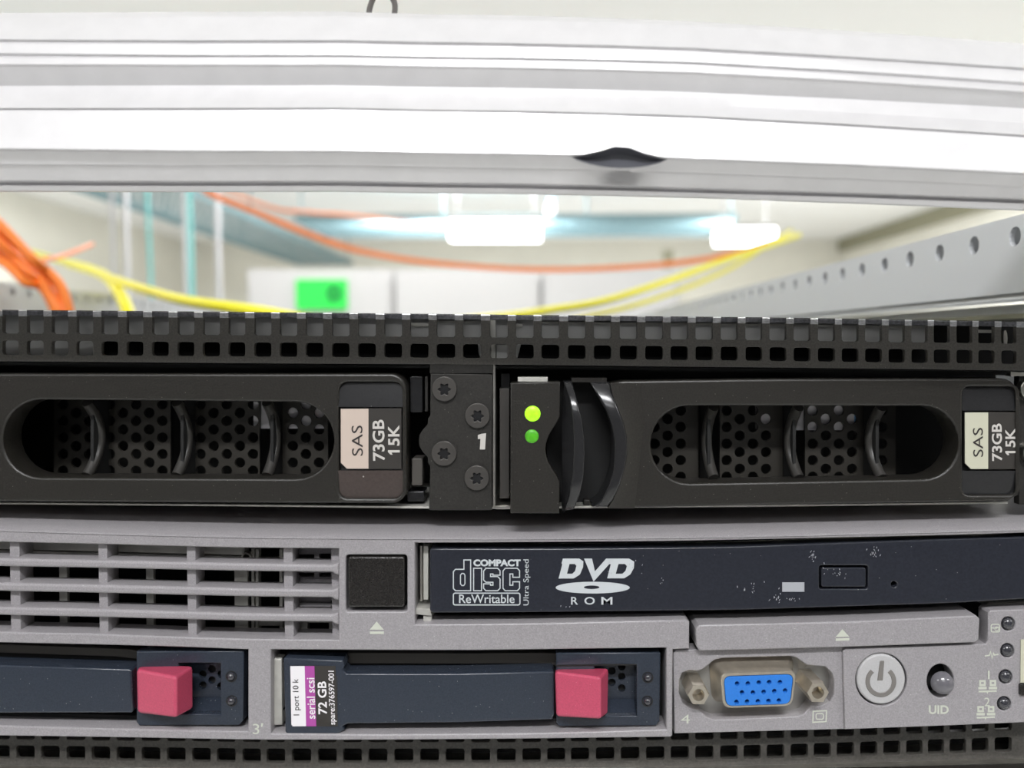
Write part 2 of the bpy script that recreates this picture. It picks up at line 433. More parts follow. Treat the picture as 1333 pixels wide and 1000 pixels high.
# floor-to-ceiling poles and hanging cables behind the rack
def upright(name, px, y, r, m, label, cat, lean=0):
    q = P(px, 320, y * 1000)
    o = add_mesh(name, *tube(spline([(q.x + lean, q.y, 0.001), (q.x + lean * .3, q.y, 1.2), (q.x, q.y, 1.7), (q.x - lean * .3, q.y, EYE.z + .62)], 6), r, 10), m)
    return tag(o, label, cat)
upright('pale_pole', 147, 2.6, .007, MT['rod'], 'pale grey pole between the orange bundle and the other poles', 'pole')
upright('pale_pole', 165, 2.6, .008, MT['rod'], 'second pale pole, just before the thin teal cable', 'pole')
upright('pale_pole', 241, 2.5, .007, MT['rod'], 'pale pole touching the wide teal cable', 'pole')
upright('pale_pole', 284, 2.7, .010, MT['rod'], 'pale pole at the start of the long orange cable', 'pole')
upright('teal_cable', 195, 2.4, .006, MT['teal'], 'thin teal cable hanging alone between pale poles', 'cable', .03)
upright('teal_cable', 248, 2.4, .009, MT['teal'], 'wide teal cable hanging beside a pale pole', 'cable', .01)

# ---------------------------------------------------------------- rack: posts and perforated side rails
rack = thing('server_rack', (-0.11, 0.4, 0), 'grey-white rack with perforated inner side rails holding the servers', 'rack')
RXR, RXL = 0.125, -0.36
for x0, x1 in ((RXL - .045, RXL - .003), (RXR + .008, RXR + .05)):
    for y0, y1 in ((.006, .05), (.74, .78)):
        add_mesh('post', *wbox(x0, x1, y0, y1, 0.001, EYE.z - .02), MT['paint'], rack, smooth=False)
def side_rail(X, thick, y0, y1, zlo, zhi, hz, hy0, pitch, n, out):
    polys = [[(y0, zlo), (y1, zlo), (y1, zhi), (y0, zhi)]]
    for k in range(n): polys.append(circ(hy0 + pitch * k, hz, .0026, 14, .0026))
    S = 1000.0
    vs, fs = curve_mesh([[(a * S, -b * S) for a, b in p] for p in polys], thick * S)
    zm = max(v[2] for v in vs)
    main = ([(X + out * (zm - v[2]) / S, v[0] / S, v[1] / S) for v in vs], fs)
    fl = wbox(min(X + out * .0014, X + out * .03), max(X + out * .0014, X + out * .03), y0, y1, zhi - .0016, zhi - .0001)
    fl2 = wbox(min(X + out * .0014, X + out * .02), max(X + out * .0014, X + out * .02), y0, y1, zlo + .0001, zlo + .0015)
    back = wbox(min(X + out * .028, X + out * .03), max(X + out * .028, X + out * .03), y0, y1, zlo, zhi)
    return add_mesh('side_rail', *merge(main, fl, fl2, back), MT['paint'], rack, smooth=False)
ez = EYE.z
hy = -D + F * RXR / (1307 - 690)
side_rail(RXR, .0015, .004, .80, ez + .0128, ez + .0326, ez + .0273, hy, .0190, 38, 1)
hy = -D + F * .36 / 680
side_rail(RXL, .0015, .004, .80, ez + .016, ez + .0415, ez + .0350, hy - .0187 * 18, .0187, 40, -1)
add_mesh('runner', *wbox(RXR + .012, RXR + .014, .004, .80, ez - .02, ez + .0108), MT['paint'], rack, smooth=False)
add_mesh('runner', *wbox(RXR + .006, RXR + .012, .004, .80, ez + .0065, ez + .0078), MT['trim'], rack, smooth=False)

# ---------------------------------------------------------------- aluminium crossbar in front of the servers
bx = [-160, 0, 240, 440, 666, 900, 1100, 1333, 1480]
def bc(*v): return lin(list(zip(bx, v)))
def bcurve(y0, y440, y900, y1333):          # the sag measured at four columns
    s = lambda a: y0 + a
    return lin([(-160, y0 + 1), (0, y0), (240, y440 + .3), (440, y440), (560, y440 + .25 * (y900 - y440)), (666, y440 + .38 * (y900 - y440)), (790, y440 + .66 * (y900 - y440)),
                (900, y900), (1010, y900 + .23 * (y1333 - y900)), (1100, y900 + .42 * (y1333 - y900)), (1220, y900 + .71 * (y1333 - y900)), (1333, y1333), (1480, y1333 + .38 * (y1333 - y900))])
PROF = [  # (y at x=0, 440, 900, 1333), depth in mm
    (17, 15.5, 28, 57, -8), (17, 15.5, 28, 57, -29), (24, 22, 34, 63, -31), (51, 52, 62, 88, -34), (54, 54.5, 65, 91, -33.6), (57, 58, 68, 95, -34), (69, 71, 80, 107, -34.5),
    (72.5, 73, 82.5, 111, -34.1), (76, 75.5, 85, 115, -34.6), (83.5, 83.5, 93.5, 119.5, -35), (86, 86, 96, 122, -34.7), (100, 99, 107, 131, -34.0), (112, 111, 120, 141, -33.5), (126, 126, 136, 160, -34.6), (141, 140.5, 151, 176, -37),
    (142.3, 142, 152.5, 177.5, -36.5), (143.6, 143.3, 154, 179, -37.2), (193, 195.5, 205.5, 225, -39), (196, 198, 208, 228, -38.2), (214, 215, 225, 243, -36.9), (215.5, 216.5, 226.5, 244, -36.6), (234.5, 235, 244, 258, -35.0), (235.8, 236.2, 245.3, 259.3, -34.8), (236.8, 237.2, 246.2, 260.2, -33.6),
    (240.5, 241, 250, 264, -33.4), (241.5, 242, 251, 265.2, -34.5), (248.5, 249, 257, 273.5, -33.8), (250, 250, 258, 274.5, -12)]
cols = [-2640, -1500, -800, -400] + xs(-160, 1480, 82) + [1800, 2100]
V, Fc = [], []
for x in cols:
    g = math.exp(-((x - 808) / 30) ** 2)
    for i, (a, b, c_, d_, Y) in enumerate(PROF):
        y = bcurve(a, b, c_, d_)(x)
        if i == 17: y -= 13 * g
        if i == 18: y -= 12.5 * g
        if i in (18, 19, 20): Y += (1.4, 1.9, 1.6)[i - 18] * g
        V.append(P(x, y, Y))
np_ = len(PROF)
for i in range(len(cols) - 1):
    for k in range(np_ - 1): Fc.append((i * np_ + k, (i + 1) * np_ + k, (i + 1) * np_ + k + 1, i * np_ + k + 1))
    Fc.append((i * np_ + np_ - 1, (i + 1) * np_ + np_ - 1, (i + 1) * np_, i * np_))
Fc.append(tuple(range(np_))); Fc.append(tuple((len(cols) - 1) * np_ + k for k in reversed(range(np_))))
bar = thing('crossbar', P(666, 249, -35), 'satin aluminium crossbar with ridges spanning above the servers', 'bar')
add_mesh('bar_profile', V, Fc, MT['alu'], bar, angle=18)
# finger notch: a scooped lens in the bar's lower front edge, its shade painted dark
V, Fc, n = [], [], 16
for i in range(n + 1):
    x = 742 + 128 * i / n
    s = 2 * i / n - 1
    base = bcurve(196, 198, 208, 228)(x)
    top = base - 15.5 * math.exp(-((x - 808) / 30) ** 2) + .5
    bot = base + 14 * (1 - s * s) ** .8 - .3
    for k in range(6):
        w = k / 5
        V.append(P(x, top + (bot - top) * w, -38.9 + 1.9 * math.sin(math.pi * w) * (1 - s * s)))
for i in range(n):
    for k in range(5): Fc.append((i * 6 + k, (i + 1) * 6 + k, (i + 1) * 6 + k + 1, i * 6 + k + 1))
tag(add_mesh('finger_notch', V, Fc, MT['notch_shade'], bar), 'dark scooped finger notch')
# brackets that carry the bar on the rack posts
for x0, x1 in ((RXL - .045, RXL - .02), (RXR + .025, RXR + .05)):
    add_mesh('bracket', *wbox(x0, x1, -.0125, .0056, ez - .1, ez + .045), MT['alu'], bar, smooth=False)
    
# wire loop standing behind the bar's top edge
t = add_mesh('wire_loop', *tube(spline([P(481, 22, -20), P(481, 12, -20), P(487, -4, -20), P(497, -12, -20), P(508, -6, -20), P(514, 6, -20), P(513, 22, -20)], 6), .00055, 8), mat('dark_grey_wire', (0.10, 0.09, 0.085), 0.5))
tag(t, 'dark grey wire loop poking up behind the top of the aluminium bar', 'wire')

# ---------------------------------------------------------------- cables behind the servers
def cable(name, pts, r, m, label, group=None):
    o = add_mesh(name, *tube(spline([P(x, y, (d - D) * 1000) for x, y, d in pts], 8), r, 10), m)
    return tag(o, label, 'cable', group)
cable('yellow_cable', [(20, 322, 1.05), (70, 337, .95), (110, 349, .82), (150, 364, .70), (195, 379, .58), (240, 391, .51), (330, 404, .46), (480, 424, .50), (640, 414, .62), (720, 403, .70), (790, 391, .76), (880, 362, .85), (940, 340, .93), (985, 325, 1.0), (1040, 306, 1.1)], .0034, MT['yellow'],
      'long yellow cable sagging from the orange bundle across to the other side')
cable('yellow_cable', [(90, 343, .9), (120, 352, .82), (140, 362, .75), (153, 378, .68), (166, 404, .62), (172, 440, .6)], .0050, MT['yellow'], 'short yellow cable branching down beside the orange bundle')
cable('yellow_cable', [(690, 428, .70), (760, 413, .76), (820, 399, .82), (870, 383, .87), (915, 366, .92), (960, 344, .98), (1000, 318, 1.05), (1030, 300, 1.12)], .0024, MT['yellow'], 'yellow cable running just below and beside the longer yellow cable')
cable('orange_cable', [(-180, 68, 2.79), (60, 130, 2.0), (240, 226, 1.25), (270, 250, 1.25), (330, 275, 1.3), (400, 304, 1.35), (470, 327, 1.4), (570, 343, 1.5), (700, 351, 1.5), (830, 347, 1.5), (930, 335, 1.5), (1010, 312, 1.55)], .0050, MT['orange'], 'long orange cable curving down over the white cabinets')
cable('orange_cable', [(-150, 80, 2.85), (150, 180, 2.4), (330, 262, 2.1), (400, 276, 2.1), (450, 280, 2.3), (510, 287, 3), (545, 291, 4.5), (574, 296, 6.6)], .0045, MT['orange'], 'faint thin orange cable above the long orange one')
lab8 = ['uppermost cable of the orange bundle', 'second cable from the top of the orange bundle', 'third cable from the top of the orange bundle', 'fourth cable from the top in the orange bundle',
        'fifth cable from the top in the orange bundle', 'low cable of the orange bundle, above the loose one', 'loose lowest cable hanging under the orange bundle']
tops = [(-60, 236), (-60, 247), (-60, 258), (-60, 270), (-60, 283), (-60, 298), (-60, 318)]
mids = [(0, 291), (0, 300), (0, 308), (0, 316), (0, 323), (0, 331), (2, 341)]
neck = [(42, 335), (42, 341), (41, 347), (40, 352), (40, 357), (38, 362), (32, 367)]
ends = [[(62, 352), (80, 372), (90, 400), (92, 430)], [(60, 358), (76, 374), (84, 402), (86, 430)], [(56, 362), (66, 380), (78, 404), (82, 430)], [(54, 366), (64, 384), (74, 406), (76, 430)],
        [(52, 368), (62, 386), (72, 408), (74, 430)], [(54, 371), (66, 392), (76, 412), (78, 430)], [(50, 372), (64, 386), (78, 404), (82, 430)]]
for i in range(7):
    d = .50 + .006 * (i % 3)
    cable('orange_cable', [(*tops[i], d), (*mids[i], d), (*neck[i], d + .012 * (i % 2))] + [(*e, d + .01) for e in ends[i]], .0026, MT['orange'], lab8[i], 'orange cables of the bundle beside the rail')
cable('orange_cable', [(40, 345, .6), (60, 338, .62), (78, 334, .66), (98, 327, .7), (120, 318, .76)], .0020, MT['orange'], 'short orange cable pointing away from the bundle above the yellow cable')

# ================================================================ upper black server
W1 = warpf({410: (-6.5, -3.5, 0, 3.5, 9), 474: (-4.5, -2, 0, 3.5, 7.5), 660: (-6, -3, 0, -2.5, -6)})
def chassis_box(name, t, ytop, ybot, m, x0=-0.335, x1=0.118, Y0=16.0, depth=0.62):
    z1, z0 = P(666, ytop, 0).z, P(666, ybot, 0).z
    return add_mesh(name, *wbox(x0, x1, Y0 / 1000, depth, z0 + .0004, z1 - .0004), m, t, smooth=False)

srv = thing('rack_server', (-0.11, 0.2, P(666, 661, 0).z), 'black rack server on top, square-holed grille above two wide black drives', 'server')
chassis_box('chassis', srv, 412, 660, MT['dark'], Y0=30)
# grille: strips between the listed holes
H1 = [(-129, -107), (-96, -74.5), (-63, -41.5), (-30, -8.5), (3, 24), (35, 56.5), (67.3, 88.5), (99.5, 121), (132, 153.5), (164.7, 186.3), (197.9, 219.5), (230.8, 252.6), (264, 286), (297.4, 319), (331, 353), (364.3, 386.6), (398, 420.5),
      (432, 454.8), (466, 489), (500.4, 523.2), (534, 557.7), (568.4, 592.3), (602.8, 626.2), (638, 661), (671.5, 694.6), (705, 728), (739.4, 762.2), (773.2, 795.5), (806.8, 829.4), (840, 863), (873, 895.4), (905.6, 928),
      (938.5, 960.3), (970.6, 992.2), (1002, 1023.6), (1033.4, 1055), (1065, 1087), (1096, 1117.6), (1126.5, 1148), (1157, 1178), (1186.8, 1207.6), (1215.8, 1236.7), (1245.4, 1265.8), (1273.8, 1294.8), (1303.8, 1323.4)]
def warp(poly, W): return [W(x, y) for x, y in poly]
out = band(-150, 1334, lambda x: W1(x, 417.5)[1], lambda x: W1(x, 475)[1], 40)
# upper row is open at its top where the sheet folds back: notches in the outline
top = [(-150, 417.5)]
for a, b in H1: top += [(a, 417.5), (a, 437.5), (a + 2, 439.5), (b - 2, 439.5), (b, 437.5), (b, 417.5)]
top += [(1334, 417.5)]
outline = warp(top, W1) + [W1(x, 475) for x in reversed(xs(-150, 1334, 40))]
holes = [warp(rrect(a, 448.5, b, 466.5, 3.5, 3), W1) for a, b in H1]
plate('grille', [outline] + holes, 0, 1.3, MT['grille'], srv, 0.7, 1)
# folded strip ends with their glint painted in and the rear edge strip
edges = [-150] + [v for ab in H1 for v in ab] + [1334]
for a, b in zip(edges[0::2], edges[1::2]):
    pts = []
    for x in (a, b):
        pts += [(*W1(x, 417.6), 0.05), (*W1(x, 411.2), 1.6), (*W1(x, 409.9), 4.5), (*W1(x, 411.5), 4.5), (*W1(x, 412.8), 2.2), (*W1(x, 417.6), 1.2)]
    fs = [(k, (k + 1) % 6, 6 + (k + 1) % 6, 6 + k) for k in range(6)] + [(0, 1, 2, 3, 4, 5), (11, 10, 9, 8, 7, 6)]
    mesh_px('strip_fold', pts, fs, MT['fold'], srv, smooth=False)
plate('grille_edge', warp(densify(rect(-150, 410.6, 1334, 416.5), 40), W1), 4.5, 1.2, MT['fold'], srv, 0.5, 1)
plate('grille_top', warp(densify(rect(-150, 409.8, 1334, 411), 40), W1), 5, 30, MT['steel'], srv)
# what shows through the holes
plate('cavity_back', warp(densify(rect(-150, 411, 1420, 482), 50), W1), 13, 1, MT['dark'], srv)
plate('inner_panel', warp(densify(rect(-150, 413, 560, 446), 50), W1), 7, 1, MT['innerp'], srv)
plate('inner_panel', warp(densify(rect(-150, 446, 128, 472), 50), W1), 7.5, 1, MT['innerp'], srv)
plate('inner_panel', warp(densify(rect(645, 413, 1212, 446), 50), W1), 7, 1, MT['innerp'], srv)
plate('inner_panel', warp(rect(562, 413, 640, 446), W1), 7, 1, MT['innerp'], srv)
for a, b in ((534, 558), (660, 680), (1270, 1296)):
    plate('inner_ledge', warp(rect(a, 421.5, b, 425.5), W1), 6, 1, MT['palezinc'], srv)
for a, b in ((566, 594), (600, 628), (705, 1200)):
    plate('inner_ledge', warp(densify(rect(a, 418.5, b, 420.4), 40), W1), 6.2, 1.2, MT['palezinc'], srv)
plate('divider', warp(rect(638.5, 417, 645, 472), W1), 3.0, 1.5, MT['palezinc'], srv)
plate('divider_pad', warp([(646, 449), (661, 449), (661, 470), (646, 470)], W1), 3.5, 1, MT['innerp'], srv, 1.0)
plate('divider_pad', warp([(672, 448), (678, 448), (676, 458), (672, 470), (660, 470), (660, 448)], W1), 4.5, 1, MT['innerp'], srv, 0.5)
plate('divider_pad', warp([(622, 448), (634, 448), (634, 470), (627, 470), (623, 460)], W1), 4.5, 1, MT['innerp'], srv, 0.5)
plate('guide_pin', warp(circ(1309, 433, 3, 10, 12), W1), 5, 2, MT['zinc'], srv, 1)
# bay floor sheet (its bright front edge) and centre post
plate('bay_floor', densify(band(-150, 1312, lin([(-150, 654), (0, 654.6), (333, 657.2), (560, 659.6), (666, 659.8), (1000, 657.4), (1200, 655.0), (1312, 653.6)]), lin([(-150, 656), (0, 656.6), (333, 659.4), (560, 662.2), (666, 662.4), (1000, 659.8), (1200, 657.4), (1312, 655.8)]), 24), 60), 1.5, 30, MT['palezinc'], srv)
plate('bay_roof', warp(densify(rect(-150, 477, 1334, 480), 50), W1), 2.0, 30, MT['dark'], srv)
notch = [(560, 541)] + [(545 + 15 * abs(math.cos(math.pi * k / 8)) ** 3 if k not in (0, 8) else 557, 545 + 58 * k / 8) for k in range(9)] + [(560, 607)]
plate('centre_plate', [[(560.5, 486.5), (640.5, 487.5), (640.3, 664.5), (558.5, 664.5)] + notch[::-1]], -0.2, 3.2, MT['steel'], srv, 1.0, 1)
plate('centre_plate', [rrect(559.5, 473, 641.5, 486.3, 1, 2)], 0.2, 2.0, MT['steel'], srv, 0.6, 1)
plate('bay_wall', rect(641.8, 475, 644.6, 660), 1.0, 28, MT['zinc'], srv)
plate('bay_sheet', rect(644.6, 658.5, 664, 663), 0.2, 20, MT['zinc'], srv, 0.5)
for cx, cy in ((578.3, 506.5), (621.5, 541.3), (577.8, 590.5), (620.6, 622.5)):
    star = []
    for k in range(36):
        a = 2 * math.pi * k / 36 + .3
        rr = 7.0 + 1.6 * math.cos(6 * a)
        star.append((cx + rr * math.cos(a), cy + .6 + rr * math.sin(a)))
    s = plate('screw', [circ(cx, cy, 16.2, 32), star], -0.95, 0.9, MT['screwm'], srv, 0.8, 2)
    plate('torx_socket', circ(cx, cy + .6, 9, 20), -0.45, 0.2, MT['gloss'], s)
plate('printed_number', [[(622, 566.5), (627, 564.8), (632.8, 564.2), (631.4, 585.2), (624.6, 585.2), (625.4, 571.5), (622, 571.8)]], -0.3, 0.06, MT['ink_white'], srv)
# latch blocks in the gap beside the left drive
plate('latch_block', rrect(534, 490, 550, 537, 2), 3, 6, MT['gloss'], srv, 1)
plate('latch_block', rrect(553, 490, 557, 536, 1), 3, 6, MT['steel'], srv, .6)
plate('latch_block', rrect(536, 597, 550, 632, 1.5), 2.5, 6, MT['dullbrown'], srv, 1)
plate('latch_block', rrect(530, 640, 552, 653, 1.5), 3, 6, MT['gloss'], srv, 1)
plate('contact_tab', rect(674, 491.4, 713, 497), -1.5, 5, MT['palezinc'], srv, 0.5)
plate('rail_guide', rect(650.5, 506, 663, 649), 3, 20, MT['screwm'], srv, 0.8)
plate('rail_guide', rect(652, 486, 664, 506), 6, 16, MT['gloss'], srv, 0.8)
# right mounting ear
plate('ear', [[(1326.8, 486), (1400, 486), (1400, 657), (1326.8, 657)]], 2.5, 2, MT['steel'], srv, .6)
plate('ear_screw', circ(1343, 507, 14, 28), 0.8, 2, MT['zinc'], srv, 1.2)
plate('ear_screw', circ(1345, 590, 13, 28), 0.8, 2, MT['zinc'], srv, 1.2)
plate('ear_tab', [[(1316, 484), (1334, 485), (1400, 489), (1400, 492), (1326, 489.5), (1316, 490)]], 1.0, 2, MT['zinc'], srv, .4)

# ---------------------------------------------------------------- the two wide drives
def honeycomb(x0, x1, y0, y1, ph, Y, parent):
    polys = [rect(x0, y0, x1, y1)]
    k = 0
    x = x0 + ph
    while x < x1 - 5:
        y = y0 + (4 if k % 2 else 14.5)
        while y < y1 - 7:
            if x - 7 > x0 + .5 and x + 7 < x1 - .5 and y - 7 > y0 + .3: polys.append(circ(x, y, 6.9, 14))
            y += 21.6
        x += 17.1; k += 1
    return plate('honeycomb_screen', polys, Y, 0.8, MT['screen'], parent)
def slot_rib(x, y0, y1, bow, parent):
    pts = []
    n = 12
    for i in range(n + 1):
        t = i / n; s = 2 * t - 1
        q = P(x, y0 + (y1 - y0) * t, 3.2)
        q.y += .0045 * (1 - s * s)
        q.x += bow * .0006 * (1 - s * s)
        pts.append(q)
    return add_mesh('slot_rib', *tube(pts, .00118, 12), MT['rib'], parent)
def label_pocket(t, x0, y0, x1, y1, split, ya, yb, beige, low, texts, Y):
    plate('label_floor', rrect(x0 - 2, y0 - 2, x1 + 2, y1 + 2, 10), Y + 1.5, 0.6, MT['gloss'], t)
    # sloping top and bottom of the pocket
    for name, (a, b), (da, db), m in (('pocket_ramp', (y0, ya - 2), (1.2, .1), MT['gloss']), ('pocket_ramp', (yb + 2, y1), (.1, .9), low)):
        mesh_px(name, [(x0 - 1, a, Y + da), (x1 + 1, a, Y + da), (x1 + 1, b, Y + db), (x0 - 1, b, Y + db), (x0 - 1, a, Y + 1.6), (x1 + 1, a, Y + 1.6), (x1 + 1, b, Y + 1.6), (x0 - 1, b, Y + 1.6)],
                [(0, 1, 2, 3), (4, 5, 6, 7), (0, 1, 5, 4), (2, 3, 7, 6), (0, 3, 7, 4), (1, 2, 6, 5)], m, t, smooth=False)
    lb = plate('label', [[(x0 + 2, ya), (x1 - 1, ya), (x1 - 1, yb), (x0 + 10, yb), (x0 + 2, yb - 8)]], Y + .2, .4, MT['label_black'], t, 0.4, 1)
    plate('label_stripe', [[(x0 + 2.6, ya + .6), (split, ya + .4), (split, yb - .4), (x0 + 10.6, yb - .4), (x0 + 2.8, yb - 8)]], Y + .15, .05, beige, lb)
    for body, q, m, bold in texts: printed(body, q, Y + .16, m, lb, bold)

def stad(x0, y0, x1, y1, y0b, y1b, n=14):     # stadium with a slightly sloping top and bottom
    out = []
    r = (y1 - y0) / 2; cy = (y0 + y1) / 2
    for k in range(n + 1):
        a = math.pi / 2 + math.pi * k / n
        out.append((x0 + r + r * math.cos(a), cy + r * math.sin(a)))
    rb = (y1b - y0b) / 2; cb = (y0b + y1b) / 2
    for k in range(n + 1):
        a = -math.pi / 2 + math.pi * k / n
        out.append((x1 - rb + rb * math.cos(a), cb + rb * math.sin(a)))
    return out
# left drive
dl = thing('hard_drive', P(240, 654, 5), 'wide black drive beside the screwed centre plate, beige label at its end', 'hard drive')
topL, botL = lin([(-150, 486.5), (0, 486.5), (333, 486.8), (510, 486.5)]), lin([(-150, 653), (0, 653.3), (333, 655), (525, 655.5)])
X = xs(-150, 508, 12)
outl = [(x, topL(x)) for x in X] + [(508 + 21 * math.sin(a), 486.5 + 21 * (1 - math.cos(a))) for a in [math.pi / 2 * k / 6 for k in range(1, 7)]] + \
       [(529.5 - 20 * (1 - math.cos(a)), 636 + 19.5 * math.sin(a)) for a in [math.pi / 2 * k / 6 for k in range(7)]] + [(x, botL(x)) for x in reversed(xs(-150, 495, 12))]
slotL = stad(3.0, 520.5, 434.5, 622, 523.5, 623.5)
pockL = rrect(441, 497.5, 523.5, 649, 11)
plate('drive_face', [outl, slotL, pockL], -1.0, 7, MT['drive'], dl, 3.0, 2)
for x in (113, 230, 347.5): slot_rib(x, 524, 619, 1, dl)
for x in (118, 235, 352): plate('slot_web', rect(x, 518, x + 4, 626), 4.5, 8, MT['dark'], dl)
honeycomb(70, 124, 512, 634, 12, 17, dl)
honeycomb(135, 222, 512, 634, 8, 11, dl)
honeycomb(251, 338, 512, 634, 10, 11, dl)
honeycomb(364, 427, 512, 634, 0, 11, dl)
plate('drive_case', rect(330, 500, 422, 558), 12.2, 3, MT['label_white'], dl)
label_pocket(dl, 441, 497.5, 523.5, 649, 479.6, 531.8, 610.6, MT['label_beige'], MT['brown'],
             [('SAS', vq(457.5, 554, 471.8, 593.5, .8), MT['ink_black'], 0.0), ('73GB', vq(484.6, 546.5, 500.3, 600, .9), MT['ink_white'], 0.02), ('5K', vq(505, 553.5, 520, 580.4, .4), MT['ink_white'], 0.02)], -1.0)
def one_up(x0, x1, yb, w, Y, parent):   # a bold figure one lying on its side, foot to the right
    h = x1 - x0
    plate('printed_text', [[(x1, yb - w * .62), (x0, yb - w * .62), (x0, yb - w * .36), (x0 + h * .22, yb), (x0 + h * .38, yb), (x0 + h * .30, yb - w * .30), (x1, yb - w * .30)]], Y - .08, .05, MT['ink_white'], parent)
one_up(505, 520.4, 592, 9.5, -.84, dl)
# right drive
dr = thing('hard_drive', P(1000, 654, 5), 'wide black drive with two green lights and a curved latch', 'hard drive')
topR, botR = lin([(790, 496.2), (1000, 493.2), (1300, 492.8)]), lin([(770, 661.3), (840, 661), (1000, 657.6), (1312, 653.2)])
Bl = [(768.7, 498.6), (778.6, 516), (789.6, 536), (796.2, 553.6), (799.5, 573.4), (799.5, 593), (798.4, 610.8), (793, 630.6), (783, 652.6), (772, 662)]
Br = [(795, 498.6), (798.4, 514), (806, 533.8), (812.7, 551.4), (816.7, 571), (817, 593), (813.8, 610.8), (807.2, 632.8), (798.4, 652.6), (791.8, 662)]
X = xs(812, 1305, 10)
outr = Br[::-1] + [(x, topR(x)) for x in X] + [(1305 + 20 * math.sin(a), 492.8 + 20 * (1 - math.cos(a))) for a in [math.pi / 2 * k / 5 for k in range(1, 6)]] + \
       [(1325 - 18 * (1 - math.cos(a)), 636 + 17.5 * math.sin(a)) for a in [math.pi / 2 * k / 5 for k in range(6)]] + [(x, botR(x)) for x in reversed(xs(812, 1300, 10))]
slotR = stad(847, 528.3, 1248.5, 629.5, 528.6, 624)
pockR = rrect(1253.4, 503.5, 1324, 644.8, 9)
plate('drive_face', [outr, slotR, pockR], -1.0, 7, MT['drive'], dr, 3.0, 2)
for x in (929, 1039.5, 1147.5): slot_rib(x, 530, 622, -1, dr)
for x in (921, 1032, 1140): plate('slot_web', rect(x, 524, x + 4, 634), 4.5, 8, MT['dark'], dr)
honeycomb(838, 909, 520, 640, 14, 11, dr)
honeycomb(937, 1019, 520, 640, 9, 11, dr)
honeycomb(1048, 1124, 520, 640, 10, 11, dr)
honeycomb(1140, 1166, 520, 640, 8, 17, dr)
plate('drive_case', rect(988, 506, 1112, 560), 12.2, 3, MT['label_white'], dr)
plate('drive_case', rect(1112, 506, 1125, 558), 12.2, 3, MT['sky'], dr)
label_pocket(dr, 1253.4, 503.5, 1324, 644.8, 1286.4, 536.6, 611, MT['label_cream'], MT['gloss'],
             [('SAS', vq(1266.5, 557, 1279.5, 594.8, .5), MT['ink_black'], 0.0), ('73GB', vq(1290.8, 551.5, 1304.2, 600.2, .6), MT['ink_white'], 0.02), ('5K', vq(1308.6, 558, 1321.6, 582.4, .3), MT['ink_white'], 0.02)], -1.0)
one_up(1308.8, 1322, 592.6, 8.6, -.84, dr)
# lamp panel
arc = [(728.8, 497.6), (728.8, 542)] + [(731 - 21 * math.sin(math.pi * k / 10), 542 + 86 * k / 10) for k in range(1, 10)] + [(728.5, 628), (728, 668.6)]
pn = plate('lamp_panel', [[(664.6, 499)] + arc + [(664.4, 668.4)]], -5.0, 6, MT['drive'], dr, 1.2, 2)
def dome(name, cx, cy, r, Y, h, m, parent, n=20, rings=4):
    V, Fc = [], []
    for i in range(rings + 1):
        a = math.pi / 2 * i / rings
        for k in range(n):
            w = 2 * math.pi * k / n
            q = P(cx + r * math.cos(a) * math.cos(w), cy + r * math.cos(a) * math.sin(w), Y); q.y -= h / 1000 * math.sin(a); V.append(q)
    for i in range(rings):
        for k in range(n): Fc.append((i * n + k, i * n + (k + 1) % n, (i + 1) * n + (k + 1) % n, (i + 1) * n + k))
    Fc.append(tuple(reversed(range(n))))
    return add_mesh(name, V, Fc, m, parent)
tag(dome('status_light', 693.3, 538.6, 10.4, -5.0, .5, MT['led_on'], pn), 'bright green lit status light')
tag(dome('status_light', 692.3, 568, 9.0, -5.0, .4, MT['led_dim'], pn), 'dim green status light')
plate('latch_recess', rect(712, 497, 815, 662), 6, 6, MT['dark'], dr)
plate('latch_recess', rect(744, 492, 790, 497.5), 0.5, 6, MT['drive'], dr)
# latch: two curved blades
Al = [(734.6, 497.8), (741, 520.6), (745.6, 547), (746.7, 575.6), (746.3, 593), (745.2, 619.6), (740, 646), (734.6, 665.8), (733.5, 669)]
Ar = [(745.6, 497.8), (751, 518.4), (757.7, 544.8), (761, 571), (761.4, 593), (760, 619.6), (755.5, 643.8), (747.8, 667)]
blade_tilt = lambda x, y: 4.2 * (max(0, 545 - y) / 47) ** 2 + 2.5 * (max(0, y - 625) / 42) ** 2
dens = lambda p: densify(p, 7)
plate('latch_blade', [dens(Al[::-1] + Ar)], -6.2, 9, MT['gloss'], dr, 2.4, 3, tilt=blade_tilt)
Aw = [(731.5, 540), (731.5, 668)]
sv = [(732, 498, -1), (732, 668.5, -1)]
V, Fc = [], []
for i, (x, y) in enumerate(Al): V += [(x + .6, y, -5.9), (731.5, min(max(y, 520), 668), -2.5)]
for i in range(len(Al) - 1): Fc.append((2 * i, 2 * i + 1, 2 * i + 3, 2 * i + 2))
mesh_px('latch_side', V, Fc, MT['gloss'], dr)
plate('latch_blade', [dens(Bl[::-1] + Br)], -4.4, 9, MT['gloss'], dr, 3.2, 3, tilt=lambda x, y: .75 * blade_tilt(x, y))
V, Fc = [], []
Bo = lin([(498, 834), (560, 838), (663, 826)])
for x, y in Br: V += [(x - .8, y, -3.0), ((x + Bo(y)) / 2 - 2, y, -1.9), (Bo(y), y, -1.12)]
for i in range(len(Br) - 1):
    for k in range(2): Fc.append((3 * i + k, 3 * i + k + 1, 3 * i + k + 4, 3 * i + k + 3))
mesh_px('latch_shoulder', V, Fc, MT['drive'], dr)
plate('latch_peg', rrect(760, 651, 768, 661, 1), 2, 3, MT['drive'], dr, .8)

